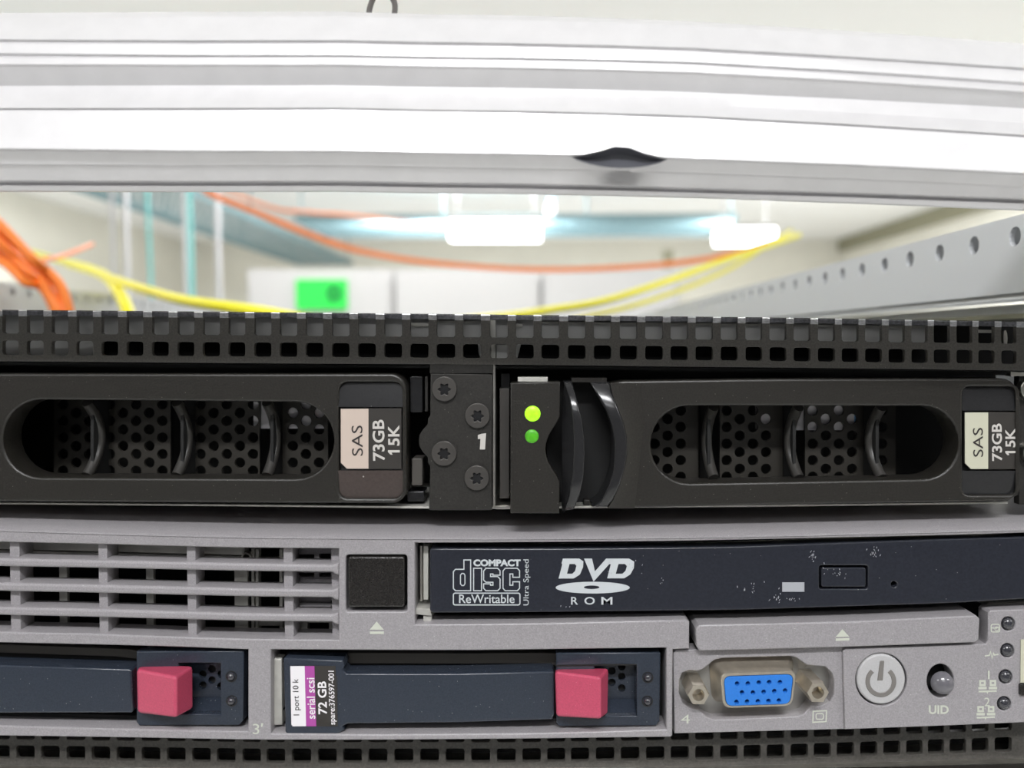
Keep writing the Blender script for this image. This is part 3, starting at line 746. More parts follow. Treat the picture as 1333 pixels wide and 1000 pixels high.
# ================================================================ grey server
GY = -3.0
gs = thing('rack_server', (-0.11, 0.2, P(666, 962, GY).z), 'grey plastic server in the middle, with optical drive and monitor socket', 'server')
chassis_box('chassis', gs, 706, 955, MT['dark'], Y0=40)
crease = lin([(-150, 683), (0, 689), (150, 694), (333, 698.3), (500, 699.6), (666, 700), (860, 698.6), (1000, 696.4), (1233, 690.6), (1333, 688), (1450, 684)])
botG = lin([(-150, 955), (0, 958.4), (180, 961), (333, 964), (500, 964), (666, 962.7), (876, 960)])
gtop = lin([(-150, 700), (0, 706), (100, 708), (300, 713.4), (441, 714.4)])
gbot = lin([(-150, 816), (0, 823), (100, 824.5), (300, 831.6), (441, 833.2)])
dtop = lin([(540, 707), (600, 707), (860, 705.2), (960, 703.2), (1233, 697.2), (1333, 694), (1450, 690)])
X1 = xs(-150, 1450, 30)
outG = [(x, crease(x) + .4) for x in X1] + [(x, dtop(x)) for x in reversed(xs(540, 1450, 20))] + [(540.2, 813.4), (700, 811.5), (894, 807), (897.6, 810), (897.4, 845), (876, 846), (875.4, 958)] + [(x, botG(x)) for x in reversed(xs(-150, 873, 20))]
grl = band(-140, 440.8, gtop, gbot, 10)
bl_t, bl_b = lin([(-150, 833), (0, 837), (180, 841), (323, 846)]), lin([(-150, 940), (0, 945), (180, 949.5), (323, 952.5)])
bay1 = band(-140, 322.8, bl_t, bl_b, 8)
br_t, br_b = lin([(352, 846), (500, 847), (620, 847.2), (868, 843.8)]), lin([(352, 955.5), (500, 956.5), (700, 954.8), (868, 950)])
bay2 = band(352.5, 867.5, br_t, br_b, 8)
butt = rrect(450.3, 722.6, 530, 796.5, 4)
# sill ledges give the openings depth; the face itself
plate('bezel', [outG, grl, bay1, bay2, butt], GY, 7, MT['grey'], gs, 2.2, 3)
# top ledge sloping back under the upper server
V, Fc = [], []
for x in X1:
    q = P(x, crease(x), GY)
    for dy, dz in ((-.0002, -.0004), (.0004, .0), (.006, .0007), (.02, .0014), (.034, .0017), (.034, -.0010), (.004, -.0012)): V.append(q + Vector((0, dy, dz)))
for i in range(len(X1) - 1):
    for k in range(7): Fc.append((i * 7 + k, (i + 1) * 7 + k, (i + 1) * 7 + (k + 1) % 7, i * 7 + (k + 1) % 7))
add_mesh('bezel_top', V, Fc, MT['grey'], gs)
hp = P(1283, 667, 24)
add_mesh('top_hole', *tube([(hp.x, .024, P(1283, 694, GY).z + .0015), (hp.x, .024, P(1283, 694, GY).z + .0022)], .0032, 16), MT['dark'], gs)
# grille louvres
posts = [(-105, -92, -.3), (12.5, 25.5, .0), (127.8, 139.5, .2), (243, 254.6, .3), (369, 381, .4)]
for a, b, _ in posts:
    plate('grille_post', [[(a - .4, gtop(a) - 3), (b - .4, gtop(b) - 3), (b + 1.8, gbot(b) + 3), (a + 1.8, gbot(a) + 3)]], GY + 1.6, 5, MT['grey'], gs, 1.0, 1)
plate('grille_post', [[(431, 712), (443, 712), (443, 836), (432.5, 836)]], GY + 2.6, 5, MT['grey'], gs, 1.0, 1)
rt = [(lin([(-150, 720), (0, 727), (100, 729), (330, 734), (441, 735.5)]), lin([(-150, 731), (0, 738), (100, 739.5), (330, 744.4), (441, 745.5)])),
      (lin([(-150, 753), (0, 759), (100, 761), (330, 766.5), (441, 768)]), lin([(-150, 764), (0, 770.2), (100, 772), (330, 777.6), (441, 778.6)])),
      (lin([(-150, 785), (0, 790.5), (100, 792.5), (330, 799), (441, 800)]), lin([(-150, 796), (0, 801.5), (100, 803.5), (330, 809.6), (441, 810.4)]))]
for a, b in rt:
    plate('louvre', [band(-145, 432, a, b, 14) [:15] + [(436, a(436) - 1.5), (440.8, a(441) - 2), (440.8, b(441) + 3), (436, b(436) + 3)] + band(-145, 432, a, b, 14)[15:]], GY - .2, 5.5, MT['grey'], gs, 3.6, 3)
# metal cage behind the louvres
plate('cage_plate', band(-150, 318, lambda x: gtop(x) - 2, lambda x: gtop(x) + 9, 8), 5, 3, MT['palezinc'], gs)
plate('cage_plate', band(-150, 318, lambda x: gtop(x) + 11, lambda x: gtop(x) + 21, 8), 9, 3, MT['palezinc'], gs)
for a, b in ((-37, -27), (77, 87), (190, 199.5), (305, 322)):
    plate('cage_strip', [[(a, gtop(a) + 15), (b, gtop(b) + 15), (b + 1, gbot(b) + 5), (a + 1, gbot(a) + 5)]], 5, 1, MT['palezinc'], gs)
for a, b in ((327, 331), (332.5, 336.5), (363.5, 368)):
    plate('cage_strip', rect(a, 715, b, 836), 5.5, 2, MT['palezinc'], gs, .8)
plate('cage_strip', rect(330, 727, 368, 734), 6, 2, MT['palezinc'], gs, .8)
plate('cage_strip', rect(336, 761, 366, 765), 6, 2, MT['label_white'], gs, .5)
plate('cage_strip', rect(336, 806, 366, 815), 6, 2, MT['palezinc'], gs, .8)
plate('cage_ring', [circ(320.5, 726, 6.5, 16), circ(320.5, 726, 4.4, 16)], 4.5, 1.5, MT['zinc'], gs)
plate('cage_strip', rect(88, 815, 190, 822), 8, 2, MT['navy'], gs, .8)
plate('clip_frame', [rect(380, 712, 433, 782), rect(385, 722, 409, 733), rect(415.5, 721, 430.5, 733), rect(385, 746, 409, 751), rect(415.5, 746, 430.5, 751), rect(385, 760, 411, 765), rect(418, 759, 431, 765)], 4.6, 1.5, MT['grey'], gs, .5)
plate('clip_frame', rect(382, 777, 431, 786), 5.4, 2, MT['grey'], gs, .8)
plate('clip_bar', rrect(385.5, 788, 431.5, 798.5, 3), 3.6, 3, MT['label_white'], gs, 2)
plate('clip_frame', [rect(382, 805, 432, 830), rect(400, 811, 428, 824)], 4.8, 2, MT['palezinc'], gs, .6)
# black push button beside the grille
plate('push_button', rrect(453, 725, 526.4, 791, 3.5), GY - .3, 5, MT['key'], gs, 2.6, 3)
plate('button_well', rect(448, 720, 532, 799), GY + 4.5, 1, MT['dark'], gs)
for poly in ([(490.2, 809.4), (499.6, 820), (481.2, 820)], rect(481.5, 822.4, 499.6, 825.6)):
    flat('eject_mark', poly, GY, MT['ink_pale'], gs)
# number 3
printed('3', hq(329, 942.5, 337.5, 956), GY, MT['ink_pale'], gs)
flat('tick_mark', [(340, 942), (342.6, 942), (341.4, 946.5), (339.8, 946.5)], GY, MT['ink_pale'], gs)
# bright drive-cage edges in the optical bay
plate('bay_guide', rect(546.5, 711, 549.8, 783), 1.5, 8, MT['zinc'], gs, .6)
plate('bay_guide', rect(551, 711, 557.5, 781), 0.5, 8, MT['palezinc'], gs, .8)
plate('bay_guide', [[(541, 792), (560, 793), (562, 802), (541, 800)]], -1, 8, MT['palezinc'], gs, .6)
plate('bay_guide', rect(551, 801, 562, 811), -.5, 6, MT['palezinc'], gs, .6)
plate('bay_guide', [[(1286, 784), (1450, 778), (1450, 786), (1284, 790)]], 3, 6, MT['palezinc'], gs, .6)
plate('bay_ledge', [band(540, 898, lambda x: 805, lambda x: 812, 6)], 4, 6, MT['dark'], gs)
plate('module_back', [[(880, 796), (1430, 780), (1430, 850), (880, 860)]], 10, 1, MT['dark'], gs)
# blank cover with eject mark
plate('bay_cover', [[(910, 814), (1100, 809.5), (1271, 801.5), (1275.8, 806), (1274.4, 833), (1270, 836.8), (1100, 843), (911, 848), (906.6, 842), (905.6, 819)]], -3.6, 10, MT['grey'], gs, 2.2, 3)
flat('eject_mark', [(1096.6, 819.4), (1105.6, 829), (1088, 829.4)], -3.6, MT['ink_pale'], gs)
flat('eject_mark', [(1088, 831.4), (1105.6, 830.8), (1105.6, 833.8), (1088, 834.6)], -3.6, MT['ink_pale'], gs)

# socket panel
vga_cut = [(884, 902), (884.5, 885), (888, 876.5), (897, 873), (909, 874), (916, 871), (930, 859.5), (940, 857), (1030, 854.5), (1036, 856), (1050, 866), (1060, 867), (1074, 868), (1083, 876), (1086, 886), (1085.5, 904), (1080, 914), (1068, 919),
           (1056, 919), (1046, 930), (1038, 933), (930, 937.5), (920, 934), (910, 925), (898, 922), (889, 916)]
plate('socket_panel', [[(876.4, 850.5), (880, 846.5), (1097.5, 838), (1099.5, 949.6), (878, 955.4)], vga_cut], -1.6, 4, MT['grey'], gs, 1.4, 2)
vg = plate('monitor_socket', rect(880, 850, 1090, 942), 1.6, 1.0, MT['flange'], gs)
def dshape(x0, y0, x1, y1, sl, r, n=5, dy=0):
    pts = [(x0, y0), (x1, y0 + dy), (x1 - sl, y1 + dy), (x0 + sl * .7, y1)]
    out = []
    for i in range(4):
        a, p, b = pts[i - 1], pts[i], pts[(i + 1) % 4]
        def to(q):
            l = math.hypot(q[0] - p[0], q[1] - p[1]); return ((q[0] - p[0]) / l, (q[1] - p[1]) / l)
        u, v = to(a), to(b); s = (p[0] + u[0] * r, p[1] + u[1] * r); e = (p[0] + v[0] * r, p[1] + v[1] * r)
        for k in range(n + 1):
            t = k / n
            out.append(((1 - t) ** 2 * s[0] + 2 * t * (1 - t) * p[0] + t * t * e[0], (1 - t) ** 2 * s[1] + 2 * t * (1 - t) * p[1] + t * t * e[1]))
    return out
# shell: collar at the base, tube, insert
def loft(name, rings, m, parent, caps=True):
    V, Fc = [], []
    n = len(rings[0][0])
    for poly, Y, ref in rings:
        for x, y in poly:
            q = P(x, y, ref); q.y = Y / 1000; V.append(q)
    for i in range(len(rings) - 1):
        for k in range(n): Fc.append((i * n + k, i * n + (k + 1) % n, (i + 1) * n + (k + 1) % n, (i + 1) * n + k))
    if caps: Fc.append(tuple(range(n))); Fc.append(tuple((len(rings) - 1) * n + k for k in reversed(range(n))))
    return add_mesh(name, V, Fc, m, parent)
S0 = dshape(938, 876.5, 1037, 922.5, 5, 11, dy=-3)
S1 = dshape(941.5, 880.2, 1033.6, 920, 4.5, 10, dy=-3)
loft('socket_shell', [(dshape(930, 868, 1045, 930, 6, 15, dy=-3), 1.4, -4.2), (dshape(934, 872, 1041, 926, 6, 13, dy=-3), .2, -4.2), (S0, -1.2, -4.2), (S0, -4.0, -4.2), (dshape(939, 877.3, 1036, 921.8, 5, 10, dy=-3), -4.2, -4.2), (S1, -4.2, -4.2), (S1, -2.0, -4.2)], MT['gold'], vg, caps=False)
pins = []
for row in ([(498, 335), (575, 335), (655, 328), (730, 325), (808, 325)], [(533, 400), (612, 400), (690, 395), (767, 390), (845, 385)], [(493, 468), (570, 465), (648, 463), (725, 460), (800, 458)]):
    for x, y in row: pins.append((870 + x / 5.554, 830 + y / 5.554))
plate('socket_insert', [dshape(942.2, 881, 1033, 919.5, 4.5, 9, dy=-3)] + [circ(x, y, 3.0, 12) for x, y in pins], -4.05, 3, MT['blue'], vg, .5, 1)
for x, y in pins: plate('pin_hole', circ(x, y, 3.6, 10), -1.9, .3, MT['dark'], vg)
def standoff(cx, cy, tx, ty, r):
    hexo = [(cx + r * math.cos(a), cy + r * math.sin(a)) for a in [math.radians(30 + 60 * k) for k in range(6)]]
    ref = -5.0
    rings = []
    def ring(rad, Y, n=24):
        out = []
        for k in range(n):
            a = 2 * math.pi * k / n
            e = rad * math.cos(math.pi / 6) / math.cos((a + math.radians(0)) % (math.pi / 3) - math.pi / 6) if rad > 8 else rad
            out.append((cx + e * math.cos(a), cy + e * math.sin(a)))
        return out
    b = ring(r, 0); off = [(x + tx, y + ty) for x, y in b]
    i1 = ring(7.6, 0)
    rings = [(off, 1.6, ref), (b, -4.6, ref), ([(cx + (x - cx) * .93, cy + (y - cy) * .93) for x, y in b], -5.0, ref), (ring(7.9, 0), -5.0, ref), (i1, -4.5, ref), ([(x + tx * .3, y + ty * .3) for x, y in i1], -2, ref), ([(cx + tx * .3 + (x - cx) * .05, cy + ty * .3 + (y - cy) * .05) for x, y in i1], -1.8, ref)]
    return loft('standoff_nut', rings, MT['gold'], vg)
standoff(909.3, 905.0, 0, 0, 14.8)
standoff(1064.8, 902.0, -3.5, -1.5, 15)
printed('4', hq(886.6, 930.6, 898, 942), -1.6, MT['ink_pale'], gs)
for pts, w in (([(1058.6, 926.3), (1076, 925.4), (1075.4, 939.6), (1058.2, 940.6)], 1.5), (rrect(1062.4, 929.3, 1072, 936.6, 2, 3), 1.3)):
    flat('monitor_mark', stroke(pts, w), -1.6, MT['ink_pale'], gs)

# control panel
cpan = [(1097.5, 848), (1101, 844.8), (1190, 842), (1283, 838.4), (1286.2, 834), (1286.6, 798), (1289.5, 795), (1450, 789), (1450, 936), (1333, 941), (1200, 946.4), (1100, 950)]
led_pos = [(1312.6, 812.3), (1311.4, 847.2), (1309.2, 881.4), (1307.2, 916.2)]
pw = circ(1147.2, 884.8, 33.6, 40, 34.6)
uid = circ(1224.2, 886.6, 17.4, 28, 22)
plate('control_panel', [cpan, pw, uid] + [circ(x, y, 8.9, 20, 9.3) for x, y in led_pos], -2.4, 4, MT['grey'], gs, 1.5, 2)
plate('panel_back', rect(1102, 846, 1420, 934), 2.2, 1, MT['dark'], gs)
pb = plate('power_button', circ(1147.4, 884.6, 31.6, 44, 32.8), -2.6, 5, MT['key_grey'], gs, 3.0, 4)
arcp = [(1147 + 17.2 * math.cos(a), 887.6 + 17.6 * math.sin(a)) for a in [math.radians(-50 + 280 * k / 24) for k in range(25)]]
plate('power_mark', stroke(arcp, 5.8, False), -2.75, .4, MT['groove'], pb, .8, 2)
plate('power_mark', [[(1145.5, 862), (1147, 860.6), (1151, 860.6), (1151.4, 862), (1149.4, 886.4), (1142.4, 886.4)]], -2.75, .4, MT['groove'], pb, .8, 2)
dome('indicator_button', 1226, 888.6, 14.8, -2.3, 2.2, MT['lens_pale'], gs)
printed('UID', hq(1209, 918.4, 1235, 929.8), -2.4, MT['ink_pale'], gs, .03)
for x, y in led_pos: dome('indicator_light', x - .8, y - .8, 8.0, -2.0, 1.0, MT['lens'], gs)
def icon(polys): 
    for p in polys: flat('panel_mark', p, -2.4, MT['ink_pale'], gs)
icon([stroke(rrect(1290.3, 813, 1301.4, 823, 2, 2), 1.2), stroke(circ(1297.6, 819, 2.6, 12), 1.0), stroke([(1290.5, 817.5), (1296, 818.5), (1301, 816.5)], 1.1, False)])
icon([stroke([(1282, 854.3), (1288, 853.4), (1289.6, 848.6), (1291.4, 857), (1293.4, 850.6), (1294.6, 853), (1300, 852)], 1.5, False)])
printed('1', hq(1286, 873.4, 1288.4, 884.4), -2.4, MT['ink_pale'], gs)
printed('2', hq(1281.4, 908.4, 1288.6, 919.6), -2.4, MT['ink_pale'], gs)
for ox, oy in ((1286, 894), (1283.6, 928)):
    for dx in (-7, 6.6): icon([[rect(ox + dx - 4.2, oy - 8.5, ox + dx + 4.2, oy - .6), rect(ox + dx - 1.8, oy - 6, ox + dx + 1.8, oy - 3.2)], rect(ox + dx - 5.4, oy + .4, ox + dx + 5.4, oy + 3.6)])
    icon([[(ox - 12, oy + 5.6), (ox + 11.4, oy + 4.8), (ox + 11.4, oy + 6.8), (ox + .6, oy + 7.2), (ox - .4, oy + 9.6), (ox - 1.6, oy + 7.4), (ox - 12, oy + 7.6)]])
ew = plate('end_label', [[(1329, 833), (1400, 829), (1400, 886), (1328.4, 889)]], -2.6, .15, MT['label_cream'], gs)
plate('end_clip', rrect(1328, 891, 1360, 906, 2), -3.0, 3, MT['key'], gs, 1)

# ---------------------------------------------------------------- optical drive
od = thing('optical_drive', P(900, 797, 5), 'slim blue-black optical drive with printed disc logos', 'optical drive')
odt = lin([(559, 714.2), (700, 714.4), (860, 713.3), (960, 711.6), (1233, 702), (1333, 699.4), (1450, 695)])
odb = lin([(559, 798.2), (700, 797.4), (860, 795.6), (960, 794.6), (1233, 786), (1333, 780), (1450, 775)])
ODY = -2.4
ej = rrect(1066.6, 736.6, 1130, 767, 3, 3)
plate('drive_bezel', [[(559.4, 716.5), (561.5, 714.4)] + [(x, odt(x)) for x in xs(575, 1450, 18)] + [(x, odb(x)) for x in reversed(xs(575, 1450, 18))] + [(563, 798.3), (559.4, 794.5)], ej, circ(1164, 761, 3.8, 14)], ODY, 5, MT['dvd'], od, 2.0, 3)
plate('drive_tray', band(565, 1440, lambda x: odt(x) + 8, lambda x: odb(x) - 8, 8), 2.0, 2, MT['dark'], od)
plate('drive_case', band(562, 1440, lambda x: odt(x) + 3, lambda x: odb(x) - 3, 8), 5.0, 34, MT['dark'], od)
plate('eject_button', rrect(1069.4, 739.4, 1127.4, 764.4, 2.5, 3), ODY + .1, 3, MT['dvd'], od, 1.5, 2)
sc_v, sc_f = [], []
for (cx, cy, rx, ry, n) in ((1058, 722, 4, 10, 16), (1137, 719, 7, 9, 18), (1010, 778, 6, 7, 12), (980, 766, 14, 8, 12), (1030, 780, 9, 3, 8), (1085, 745, 18, 7, 14), (860, 757, 2, 4, 4), (795, 744, 8, 3, 4), (830, 740, 9, 8, 5), (735, 790, 6, 3, 3)):
    for k in range(n):
        x, y = cx + random.gauss(0, rx / 1.6), cy + random.gauss(0, ry / 1.6); a = random.uniform(.8, 2.2); l, w = random.uniform(.5, 1.5), random.uniform(.3, .6)
        b = len(sc_v)
        for u, v in ((-l, -w), (l, -w * .4), (l * .7, w), (-l * .8, w * .6)): sc_v.append(P(x + u * math.cos(a) - v * math.sin(a), y + u * math.sin(a) + v * math.cos(a), ODY - .12))
        sc_f.append((b, b + 1, b + 2, b + 3))
tag(add_mesh('scuff_marks', sc_v, sc_f, MT['lens_white'], od, smooth=False), 'pale scuffs and dust flecks', kind='stuff')
plate('activity_light', rect(1018.4, 758.4, 1047.2, 770.6), ODY - .1, .4, MT['lens_white'], od, .3)
zz = lambda pts: [(560 + x / 4.443, 690 + y / 4.443) for x, y in pts]
logo = plate('printed_logo', stroke(rrect(*zz([(134, 366)])[0], *zz([(519, 434)])[0], 2.2, 3), 1.4), ODY - .06, .05, MT['ink_silver'], od)
def mark(polys): plate('logo_mark', polys, ODY - .06, .05, MT['ink_silver'], logo)
dO = [(146, 228), (195, 228), (195, 174), (234, 174), (234, 352), (147, 352), (134, 339), (134, 242)]
mark(stroke(zz(dO), 1.3)); mark(stroke(zz([(175, 262), (183, 252), (194, 252), (201, 262), (201, 312), (194, 322), (183, 322), (175, 312)]), 1.2))
mark(stroke(zz([(251, 222), (297, 222), (297, 352), (251, 352)]), 1.3))
mark(stroke(zz([(309, 238), (322, 222), (390, 222), (404, 236), (404, 262), (363, 262), (363, 255), (349, 255), (349, 270), (390, 270), (404, 284), (404, 338), (390, 352), (322, 352), (309, 338), (309, 312), (349, 312), (349, 320), (363, 320), (363, 303), (322, 303), (309, 290)]), 1.3))
mark(stroke(zz([(421, 238), (434, 222), (504, 222), (517, 236), (517, 274), (478, 274), (478, 255), (461, 255), (461, 320), (478, 320), (478, 300), (517, 300), (517, 338), (504, 352), (434, 352), (421, 338)]), 1.3))
printed('COMPACT', hq(616.2, 728.4, 677.8, 737.4), ODY, MT['ink_silver'], od, .05)
printed('ReWritable', hq(597.6, 774.2, 669.8, 785.4), ODY, MT['ink_silver'], od, .008)
printed('Ultra Speed', vq(681.2, 728.4, 690.4, 788.2), ODY, MT['ink_silver'], od)
mark([zz([(768, 166), (862, 166), (886, 182), (884, 215), (866, 258), (830, 281), (743, 281), (764, 200), (760, 193)]), zz([(806, 197), (836, 197), (846, 208), (838, 238), (822, 254), (791, 254)])])
mark([zz([(890, 166), (936, 166), (953, 240), (1018, 166), (1064, 166), (945, 299)])])
mark([zz([(1052, 166), (1150, 166), (1180, 184), (1178, 220), (1158, 257), (1122, 280), (1024, 280), (1045, 198), (1026, 198)]), zz([(1089, 197), (1126, 197), (1138, 209), (1130, 237), (1112, 254), (1073, 254)])])
c0 = zz([(940, 334), (934, 332)])
mark([circ(*c0[0], 48.2, 44, 7.6), circ(*c0[1], 10.2, 24, 2.4)])
for ch, a, b in (('R', 815, 855), ('O', 892, 952), ('M', 990, 1054)):
    q = zz([(a, 388), (b, 432)]); printed(ch, hq(q[0][0], q[0][1], q[1][0], q[1][1]), ODY, MT['ink_silver'], od, .012)

# ---------------------------------------------------------------- the two drives with pink latches
def hexd(name, loft_pts, m, parent): return mesh_px(name, loft_pts, [(0, 1, 2, 3), (4, 7, 6, 5), (0, 4, 5, 1), (1, 5, 6, 2), (2, 6, 7, 3), (3, 7, 4, 0)], m, parent)
def carrier(t, x0, x1, yt, yb, wx0, wx1, wy0, wy1, leds, holes):
    cut = [(wx0, wy0), (wx1, wy0), (wx1, wy1), (wx0, wy1)]
    plate('carrier_end', [[(x0, yt + .6), (x1 - 1, yt - .4), (x1 + 1, yt + 1), (x1, yb - 6), (x1 - 5, yb), (x0 + 4, yb + .6), (x0, yb - 4)], cut], -1.8, 8, MT['navy'], t, 1.5, 2)
    plate('vent_screen', [[(wx0 - 6, wy0 - 4), (wx1 + 4, wy0 - 4), (wx1 + 4, wy1 - 22), (wx0 - 6, wy1 - 22)]] + [circ(x, y, 5, 16) for x, y in holes], 2.6, .8, MT['navy'], t)
    mesh_px('vent_sill', [(wx0 - 4, wy1 - 22, 2.6), (wx1 + 1, wy1 - 22, 2.6), (wx1 + 1, wy1 + 1, -1.0), (wx0 - 4, wy1 + 1, -1.0), (wx0 - 4, wy1 + 1, 4), (wx1 + 1, wy1 + 1, 4)], [(0, 1, 2, 3), (3, 2, 5, 4), (0, 4, 5, 1), (0, 3, 4), (1, 5, 2)], MT['navy'], t, smooth=False)
    plate('vent_back', rect(wx0 - 8, wy0 - 5, wx1 + 5, wy1), 6, 1, MT['dark'], t)
    for x, y in leds:
        dome('indicator_light', x, y, 5.2, -1.9, .8, MT['lens'], t, 16, 3)
        plate('light_rim', [circ(x, y + .4, 7.4, 20), circ(x, y, 5.8, 20)], -1.95, .4, MT['gloss'], t, .4, 1)
def subsurf_box(o, w=.0006):
    md = o.modifiers.new('b', 'BEVEL'); md.width = w; md.segments = 3; md.limit_method = 'ANGLE'; md.angle_limit = math.radians(25); md.harden_normals = True
    for p in o.data.polygons: p.use_smooth = True
    return o
# right one
h2 = thing('hard_drive', P(610, 957, 5), 'dark blue-grey drive with pink latch and white, purple and black label', 'hard drive', 'drives with pink latches')
plate('drive_body', band(372, 868, lambda x: 849.5, lambda x: 953, 6), 4, 30, MT['dark'], h2)
plate('drive_top_plate', [[(452, 850), (600, 851), (700, 850.5), (724, 851), (724, 866), (700, 864), (600, 864.5), (452, 864)]], 2.6, 3, MT['dullbrown'], h2, .8)
plate('drive_foot', [[(452, 940), (700, 938), (724, 938), (724, 950), (452, 953)]], 3.6, 3, MT['dark'], h2, .8)
hb = plate('lever', [[(446, 860), (448.5, 866.5), (446.5, 872), (451, 877.4), (600, 877.2), (719, 874.4), (721.4, 877), (721.8, 930), (719, 937.5), (600, 941.4), (452, 943.0), (446, 946.5), (448, 951), (440, 956), (374, 957.4), (371, 953), (368.6, 858.5), (371, 856.6)]], -2.6, 5.0, MT['navy'], h2, 2.6, 3)
mesh_px('lever_top', [(452, 878, -2.2), (600, 877.8, -2.2), (719, 875, -2.2), (719, 866.5, 4), (690, 862, 4), (600, 867.5, 4), (455, 867.5, 4)], [(0, 1, 2, 3, 4, 5, 6)], MT['navy'], h2, smooth=False)
lb = plate('label', [[(377.4, 867), (436.6, 867.2), (439.8, 945.8), (381, 946), (379, 944)]], -2.68, .1, MT['label_black'], h2)
plate('label_white', [[(377.8, 867.4), (396.6, 867.3), (398.4, 945.6), (381.4, 945.8), (379.3, 943.5)]], -2.72, .05, MT['label_white'], lb)
plate('label_stripe', [[(396.6, 867.3), (409.2, 867.4), (411.6, 945.7), (398.4, 945.7)]], -2.72, .05, MT['purple'], lb)
printed('1 port 10 k', vq(380.6, 884, 390.6, 931.5, 1.4), -2.70, MT['ink_black'], lb, .004)
printed('serial scsi', vq(398.8, 882.6, 409.4, 936, 1.2), -2.70, MT['label_white'], lb, .012)
printed('72 GB', vq(413.2, 887.2, 424.8, 930, 1.2), -2.66, MT['label_white'], lb, .022)
printed('spare:376597-001', vq(427.2, 873.4, 437.0, 943.6, 1.6), -2.66, MT['label_white'], lb, .012)
plate('label_bar_code', rect(438.4, 880, 439.2, 940), -2.66, .05, MT['label_black'], lb)
carrier(h2, 724, 858.8, 850, 945.2, 774, 829, 866, 932.5, [(843.4, 882), (842.8, 913)], [(796.5, 873.5), (809.3, 881), (796.5, 888.5), (809.3, 896), (809.5, 868)])
plate('carrier_flap', [[(722, 866), (800, 864.6), (828, 864.8), (828, 866.2), (724, 868)]], -1.9, 2, MT['dark'], h2)
bt = hexd('latch_button', [(722.2, 874, -4.4), (781.8, 882.2, -7.8), (782, 936.6, -7.8), (724, 933.0, -4.4), (723, 868.8, 1.0), (792.6, 869.6, -1.0), (791.6, 929.5, -1.0), (725, 930, 1.0)], MT['pink'], h2)
subsurf_box(bt, .0007)
plate('side_latch', [[(353, 858), (366.5, 858), (367.5, 944), (354, 945)]], -.6, 3, MT['palezinc'], h2, 1.4)
for y in (860.5, 924): plate('side_clip', [[(360, y - 2.5), (368.5, y - 3.4), (369, y + 1.6), (365, y + 2.6), (361, y + 3)]], .2, 2, MT['gloss'], h2, .5)
# left one, mostly out of the picture
h1 = thing('hard_drive', P(100, 953, 5), 'dark blue-grey drive with pink latch below the louvred vent', 'hard drive', 'drives with pink latches')
plate('drive_body', band(-140, 322, lambda x: bl_t(x) + 3, lambda x: bl_b(x) - 2, 6), 4, 30, MT['dark'], h1)
plate('drive_top_plate', [[(-140, 834), (0, 838.5), (170, 846), (179, 848), (179, 858), (150, 855), (0, 850), (-140, 846)]], 2.6, 3, MT['dullbrown'], h1, .8)
plate('lever', [[(-140, 860), (0, 866.4), (168, 871.6), (170.8, 874), (173, 925), (171, 928.6), (0, 929), (-140, 926)]], -2.6, 5, MT['navy'], h1, 2.6, 3)
mesh_px('lever_top', [(-140, 861, -2.2), (0, 867, -2.2), (168, 872, -2.2), (178, 862, 4), (160, 859, 4), (0, 856.5, 4), (-140, 852, 4)], [(0, 1, 2, 3, 4, 5, 6)], MT['navy'], h1, smooth=False)
carrier(h1, 177.5, 316.5, 848, 944.5, 232, 287, 863.5, 930, [(300.8, 880.8), (301.3, 912.7)], [(276, 871), (276, 885.5), (288, 878), (287.5, 893.5), (264, 878), (264, 892)])
plate('carrier_foot', [[(-140, 927), (120, 930), (178, 932), (190, 944), (-140, 934)]], 1.5, 4, MT['dark'], h1)
bt = hexd('latch_button', [(177.6, 871.4, -4.2), (229, 881.4, -8.6), (229, 935.4, -8.6), (179, 928.2, -4.2), (181, 864.5, 1.0), (252, 866.4, -1.5), (252.6, 922.5, -1.5), (181, 926, 1.0)], MT['pink'], h1)
subsurf_box(bt, .0008)

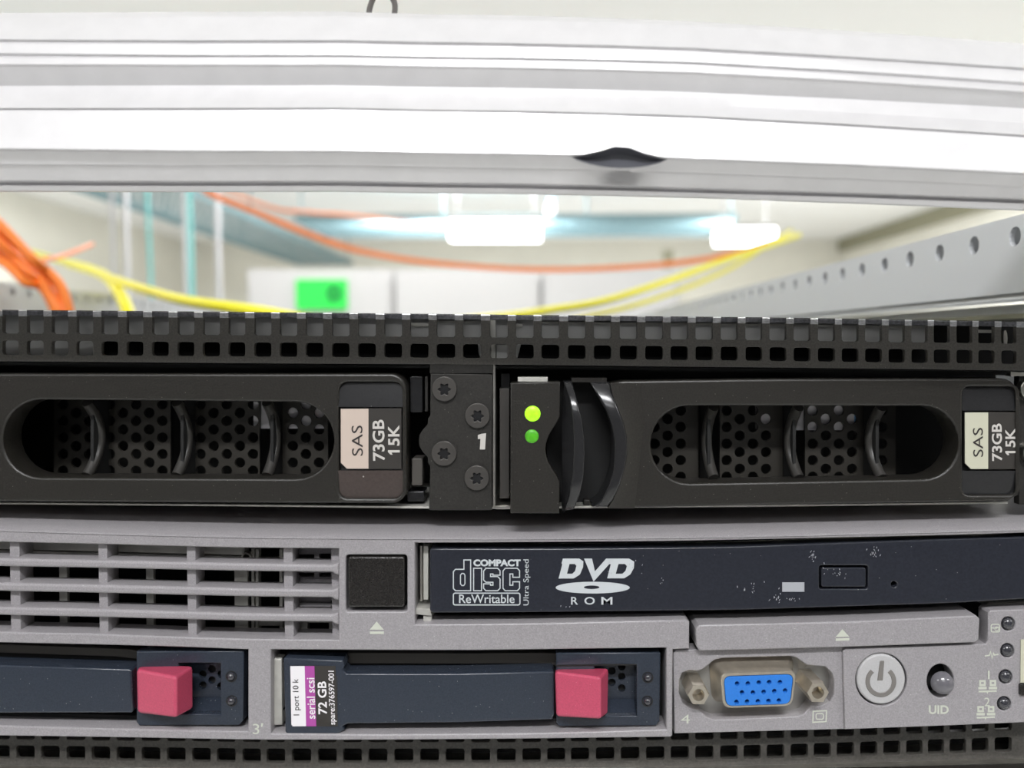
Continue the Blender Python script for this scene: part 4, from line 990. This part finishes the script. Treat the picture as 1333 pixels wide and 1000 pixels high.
# ================================================================ bottom black server
bs = thing('rack_server', (-0.11, 0.2, P(666, 1185, 0).z), 'black rack server at the bottom, only its square-holed grille showing', 'server')
chassis_box('chassis', bs, 962, 1184, MT['dark'], Y0=20)
W3 = warpf({955: (-4, -1, 0, -5, -17), 1000: (-5, 1, 0, -5, -14)})
c3 = lin([(-9, 33), (-8, 65.5), (-7, 98.6), (-6, 131.3), (-5, 163.7), (-4, 196.3), (-3, 229.3), (-2, 262), (-1, 294.4), (0, 327.5), (1, 359), (2, 392.5), (3, 426), (4, 458.8), (5, 491.8), (6, 525.6), (7, 559), (10, 659), (11, 692), (12, 724), (13, 755), (16, 853), (19, 949), (21, 1009.5), (22, 1040.5), (23, 1070.5), (24, 1100.5), (25, 1131), (26, 1161), (27, 1190.5), (28, 1218.5), (29, 1247), (30, 1276), (31, 1306)])
ks = [k for k in range(-14, 32)]
holes = []
for k in ks:
    cxk = c3(k); w = (c3(k + .5) - c3(k - .5)) * .365
    holes.append(warp(rrect(cxk - w, 949, cxk + w, 966.5, 2.5, 2), W3))
    holes.append(warp(rrect(cxk - w, 975, cxk + w, 993, 3, 3), W3))
plate('grille', [warp(densify(rect(-150, 945, 1450, 1003.5), 40), W3)] + holes, 4.6, 1.3, MT['grille'], bs, .7, 1)
plate('inner_panel', warp(densify(rect(-150, 946, 1450, 1003), 60), W3), 12, 1, MT['dark'], bs)
plate('bay_lip', warp(densify(rect(-150, 1006, 1450, 1012), 60), W3), 3, 20, MT['zinc'], bs)
plate('lower_face', warp(densify(rect(-150, 1016, 1450, 1180), 60), W3), 0, 14, MT['drive'], bs, 2, 1)
# shelf under the servers, resting on the posts
add_mesh('shelf', *wbox(RXL - .044, RXR + .049, .07, .73, P(666, 1185, 0).z - .012, P(666, 1185, 0).z), MT['paint'], rack, smooth=False)

# the rest of each front, past the picture's edge
for t, ya, yb, m in ((srv, 412, 660, MT['drive']), (gs, 702, 957, MT['grey']), (bs, 962, 1184, MT['steel'])):
    z1, z0 = P(666, ya, 0).z, P(666, yb, 0).z
    add_mesh('front_panel', *wbox(-0.335, P(-150.5, ya, 0).x - .0012, -.001, .0395, z0, z1), m, t, smooth=False)
